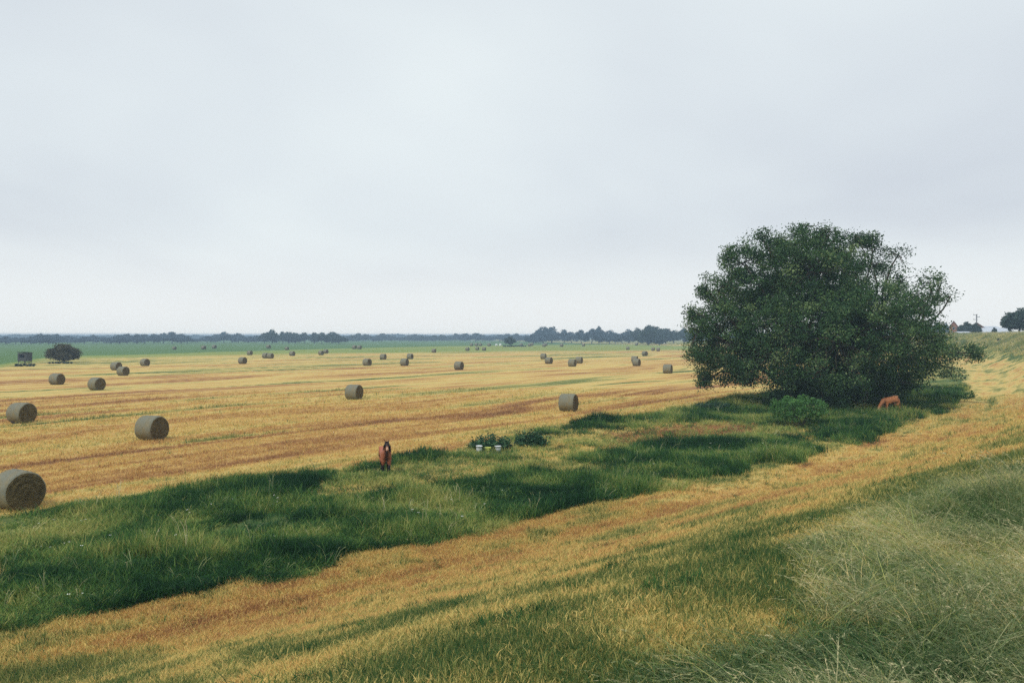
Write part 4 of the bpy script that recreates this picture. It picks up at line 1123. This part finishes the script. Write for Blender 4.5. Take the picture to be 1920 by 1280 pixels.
# ------------------------------------------------------------------ buckets
M_yel = noise_mat("yellow_green_plastic", (0.55, 0.62, 0.12), (0.68, 0.72, 0.2), 5, 0.4, 0.05, spec=0.5)
def bucket(px, by, rt, rb_, h_, mat, name, label, tilt=0, handle=True, group=None):
    x, y, z = on_ground(px, by); root = empty(name, (x, y, z + 0.03), R(30)); root.rotation_euler = (R(tilt), R(tilt * .6), R(30))
    b = MB(); n = 28
    prof = [(0.001, 0.0), (rb_, 0.0), (rb_ + (rt - rb_) * .5, h_ * .5), (rt, h_ * .93), (rt + .012, h_ * .935), (rt + .012, h_), (rt - .004, h_), (rt - .006, h_ * .9), (rb_ - .006, .012), (0.001, .012)]
    vs = [(q * math.cos(2 * math.pi * k / n), q * math.sin(2 * math.pi * k / n), t_) for q, t_ in prof for k in range(n)]
    fs = [(j * n + k, j * n + (k + 1) % n, (j + 1) * n + (k + 1) % n, (j + 1) * n + k) for j in range(len(prof) - 1) for k in range(n)]
    b.add(vs, fs); b.build("tub", mat, root, True)
    if handle:
        hb = MB(); hb.tube([((rt + .016) * math.cos(a), 0.02 + 0.09 * math.sin(a), h_ * .9 - .10 * math.sin(a)) for a in [i * math.pi / 10 for i in range(11)]], 0.004, 5); hb.build("handle", M_pole, root, True)
    tag(root, label, "bucket", group)
bucket(898, 848, 0.165, 0.135, 0.33, M_white, "white_bucket", "left white bucket on the grass in front of the weeds", 3)
bucket(934, 847.5, 0.165, 0.12, 0.30, M_white, "white_bucket", "right white bucket with a wider rim in front of the weeds", -2)
bucket(915, 847, 0.17, 0.14, 0.21, M_yel, "yellow_tub", "low yellow green tub between the two white buckets", 0, False)

# ------------------------------------------------------------------ horses and bird
def coat(name, c1, c2, dark):
    mt, N_, L_ = new_mat(name)
    o = N_("ShaderNodeOutputMaterial"); b = N_("ShaderNodeBsdfPrincipled"); b.inputs['Roughness'].default_value = 0.5; b.inputs['Specular IOR Level'].default_value = .3
    a = N_("ShaderNodeAttribute"); a.attribute_name = "points"
    p = N_("ShaderNodeAttribute"); p.attribute_name = "pale"
    tcn = N_("ShaderNodeTexCoord"); k = N_("ShaderNodeTexNoise"); k.inputs['Scale'].default_value = 3; k.inputs['Detail'].default_value = 5; L_(tcn.outputs['Object'], k.inputs['Vector'])
    c = mix_col(N_, L_, k.outputs['Fac'], c1, c2); c = mix_col(N_, L_, p.outputs['Fac'], c, (0.62, 0.45, 0.30)); c = mix_col(N_, L_, a.outputs['Fac'], c, dark)
    L_(c, b.inputs['Base Color']); L_(b.outputs[0], o.inputs['Surface'])
    return mt
def skinned(name, nodes, edges, sub=2):
    me = bpy.data.meshes.new(name); me.from_pydata([n_[0] for n_ in nodes], edges, []); ob = bpy.data.objects.new(name, me); COL.objects.link(ob)
    sk = ob.modifiers.new("s", 'SKIN'); ss = ob.modifiers.new("u", 'SUBSURF'); ss.levels = sub; ss.render_levels = sub
    for i, n_ in enumerate(nodes):
        me.skin_vertices[0].data[i].radius = n_[1] if isinstance(n_[1], tuple) else (n_[1], n_[1])
    me.skin_vertices[0].data[0].use_root = True
    dg = bpy.context.evaluated_depsgraph_get(); ev = ob.evaluated_get(dg); m2 = bpy.data.meshes.new_from_object(ev)
    bpy.data.objects.remove(ob); bpy.data.meshes.remove(me)
    m2.polygons.foreach_set("use_smooth", np.ones(len(m2.polygons), bool)); m2.name = name
    return m2
def horse(loc, rz, scale, graze, mat, mane_mat, label, leg_pose=0.0, points=True, pale=False):
    root = empty("horse", loc, rz); root.scale = (scale,) * 3
    n_ = [((-0.15, 0, 1.00), (.27, .27)), ((-0.45, 0, 1.04), (.26, .27)), ((0.12, 0, 0.96), (.28, .29)), ((0.40, 0, 0.99), (.25, .28))]
    e_ = [(0, 1), (0, 2), (2, 3)]
    def add(p, r_, par):
        n_.append((p, r_)); e_.append((par, len(n_) - 1)); return len(n_) - 1
    if graze:
        k = add((0.62, 0, 0.95), (.17, .19), 3); k = add((0.82, 0.0, 0.72), (.12, .14), k); poll = add((0.98, 0.02, 0.48), (.10, .11), k)
        f = add((1.05, 0.03, 0.34), (.085, .11), poll); f = add((1.10, 0.04, 0.20), (.065, .08), f); f = add((1.12, 0.04, 0.10), (.055, .06), f)
        ears = [((0.95, 0.09, 0.56), (0.98, 0.13, 0.64)), ((0.95, -0.06, 0.56), (0.98, -0.10, 0.64))]
    else:
        k = add((0.56, 0, 1.16), (.17, .20), 3); k = add((0.70, 0.0, 1.38), (.115, .15), k); poll = add((0.82, 0.0, 1.56), (.09, .10), k)
        f = add((0.92, 0.0, 1.49), (.085, .11), poll); f = add((1.02, 0.0, 1.36), (.062, .08), f); f = add((1.10, 0.0, 1.25), (.055, .06), f)
        ears = [((0.80, 0.075, 1.65), (0.82, 0.095, 1.75)), ((0.80, -0.075, 1.65), (0.82, -0.095, 1.75))]
    for a, b in ears:
        i = add(a, (.03, .02), poll); add(b, (.010, .008), i)
    for s_ in (-1, 1):
        dxl = leg_pose * s_
        i = add((0.40, s_ * .13, 0.78), (.11, .12), 3); i = add((0.40 + dxl * .3, s_ * .14, 0.60), (.068, .075), i); i = add((0.42 + dxl * .8, s_ * .135, 0.38), (.048, .05), i)
        i = add((0.41 + dxl, s_ * .135, 0.12), (.034, .036), i); i = add((0.44 + dxl, s_ * .135, 0.03), (.048, .052), i)
        i = add((-0.50, s_ * .14, 0.82), (.15, .17), 1); i = add((-0.42 - dxl * .3, s_ * .15, 0.62), (.09, .10), i); i = add((-0.60 - dxl * .7, s_ * .14, 0.42), (.052, .06), i)
        i = add((-0.57 - dxl, s_ * .14, 0.12), (.036, .038), i); i = add((-0.53 - dxl, s_ * .14, 0.03), (.05, .055), i)
    me = skinned("body", n_, e_)
    co = np.empty(len(me.vertices) * 3, np.float32); me.vertices.foreach_get("co", co); co = co.reshape(-1, 3)
    pt_ = np.clip(((0.66 if points else 0.5) - co[:, 2]) / 0.14, 0, 1) * (co[:, 0] < 0.75) * (1.0 if points else 0.15)
    if not graze: pt_ = np.maximum(pt_, np.clip((co[:, 2] - 1.44) / 0.06, 0, 1) * 0.95)
    if not graze: pt_ = np.maximum(pt_, np.clip((0.10 - np.abs(co[:, 1])) / 0.05, 0, 1) * (co[:, 0] > 0.5) * np.clip((1.32 - co[:, 2]) / .05, 0, 1) * 0.85)
    if not graze: pt_ = np.maximum(pt_, np.clip((co[:, 0] - 1.10) / 0.04, 0, 1) * 0.5)
    pl = np.clip((co[:, 2] - 1.18) / 0.1, 0, 1) * 0.25 if pale else np.zeros(len(co))
    if not graze: pl = np.maximum(pl, np.clip((co[:, 0] - 1.03) / 0.03, 0, 1) * np.clip((1.12 - co[:, 0]) / .02, 0, 1) * 0.6)
    for nm, v in (("points", pt_), ("pale", pl)):
        a = me.attributes.new(nm, 'FLOAT', 'POINT'); a.data.foreach_set("value", np.ascontiguousarray(v, np.float32))
    link_mesh("body", me, mat, root)
    r = np.random.default_rng(3)
    def hair(name, roots, tips, n, w_):
        V = []; F_ = []
        for k in range(n):
            t = r.random(); a = np.array([np.interp(t, np.linspace(0, 1, len(roots)), [q[i] for q in roots]) for i in range(3)])
            b = np.array([np.interp(t, np.linspace(0, 1, len(tips)), [q[i] for q in tips]) for i in range(3)]) + r.normal(0, .03, 3)
            mid = (a + b) / 2 + np.array([0, 0.0, 0.02]) + r.normal(0, .012, 3); s_ = r.normal(size=3); s_ = s_ / np.linalg.norm(s_) * w_
            i0 = len(V); V += [tuple(a - s_), tuple(a + s_), tuple(mid + s_), tuple(mid - s_), tuple(b)]; F_ += [(i0, i0 + 1, i0 + 2, i0 + 3), (i0 + 3, i0 + 2, i0 + 4)]
        mb = bpy.data.meshes.new(name); mb.from_pydata(V, [], F_); mb.update(); return link_mesh(name, mb, mane_mat, root)
    if graze:
        hair("mane", [(0.50, 0, 1.22), (0.80, 0.0, 0.90), (0.98, 0.02, 0.62)], [(0.50, .16, 1.0), (0.74, .17, 0.66), (0.92, .14, 0.42)], 160, 0.012)
    else:
        hair("mane", [(0.50, 0, 1.36), (0.68, 0, 1.52), (0.82, 0, 1.67)], [(0.58, .17, 1.12), (0.76, .17, 1.24), (0.90, .14, 1.42)], 200, 0.013)
        hair("mane", [(0.50, 0, 1.36), (0.68, 0, 1.52), (0.82, 0, 1.67)], [(0.62, -.15, 1.22), (0.78, -.15, 1.34), (0.90, -.12, 1.46)], 130, 0.013)
        hair("forelock", [(0.84, -.04, 1.66), (0.84, .04, 1.66)], [(1.01, -.07, 1.42), (1.01, .07, 1.41)], 140, 0.014)
    hair("tail", [(-0.70, -.02, 1.14), (-0.72, .02, 1.08)], [(-0.82, -.06, 0.42), (-0.80, .06, 0.36)], 120, 0.014)
    tag(root, label, "horse")
    return root
M_black = noise_mat("black_hair", (0.010, 0.009, 0.010), (0.03, 0.025, 0.024), 8, 0.6, 0.2)
M_chest = noise_mat("chestnut_hair", (0.20, 0.10, 0.05), (0.34, 0.20, 0.11), 8, 0.6, 0.2)
M_bay = coat("bay_coat", (0.30, 0.09, 0.045), (0.40, 0.14, 0.075), (0.012, 0.010, 0.012))
M_ches = coat("chestnut_coat", (0.42, 0.15, 0.06), (0.52, 0.22, 0.09), (0.05, 0.03, 0.025))
x_, y_, z_ = on_ground(723, 889)
ang = math.atan2(-y_, -x_)
horse((x_, y_, z_ - 0.06), ang + R(4), 0.98, False, M_bay, M_black, "bay horse with black mane facing the camera on the verge", 0.06)
x_, y_, z_ = on_ground(1670, 776)
horse((x_, y_, z_ + 0.03), math.pi + R(14), 1.10, True, M_ches, M_chest, "chestnut horse grazing with lowered head beside the willow", 0.04, False, True)
def bird():
    x, y, z = on_ground(25, 797)
    root = empty("crow", (x, y, z), R(200)); root.scale = (1.25,) * 3
    me = skinned("body", [((0, 0, .13), .055), ((-.09, 0, .12), .035), ((-.19, 0, .10), .014), ((.07, 0, .17), .04), ((.11, 0, .205), .03), ((.15, 0, .20), .010)], [(0, 1), (1, 2), (0, 3), (3, 4), (4, 5)])
    link_mesh("body", me, M_black, root)
    for s_ in (-1, 1):
        b = MB(); b.tube([(0, s_ * .025, .10), (.01, s_ * .025, .0), (.04, s_ * .025, 0.0)], 0.005, 5); b.build("leg", M_black, root)
    tag(root, "small black bird on the stubble at the foot of a bale", "bird")
bird()

# ------------------------------------------------------------------ air
def haze():
    b = MB(); b.box(-14500, 14500, -14500, 14500, -2.0, 17.3)
    ob = b.build("haze", None)
    mt, N_, L_ = new_mat("haze_air")
    o = N_("ShaderNodeOutputMaterial"); v = N_("ShaderNodeVolumePrincipled")
    v.inputs['Color'].default_value = (0.58, 0.79, 1.0, 1)
    v.inputs['Density'].default_value = HAZE_D
    v.inputs['Anisotropy'].default_value = 0.0
    L_(v.outputs[0], o.inputs['Volume'])
    ob.data.materials.append(mt)
    tag(ob, kind="stuff")
haze()
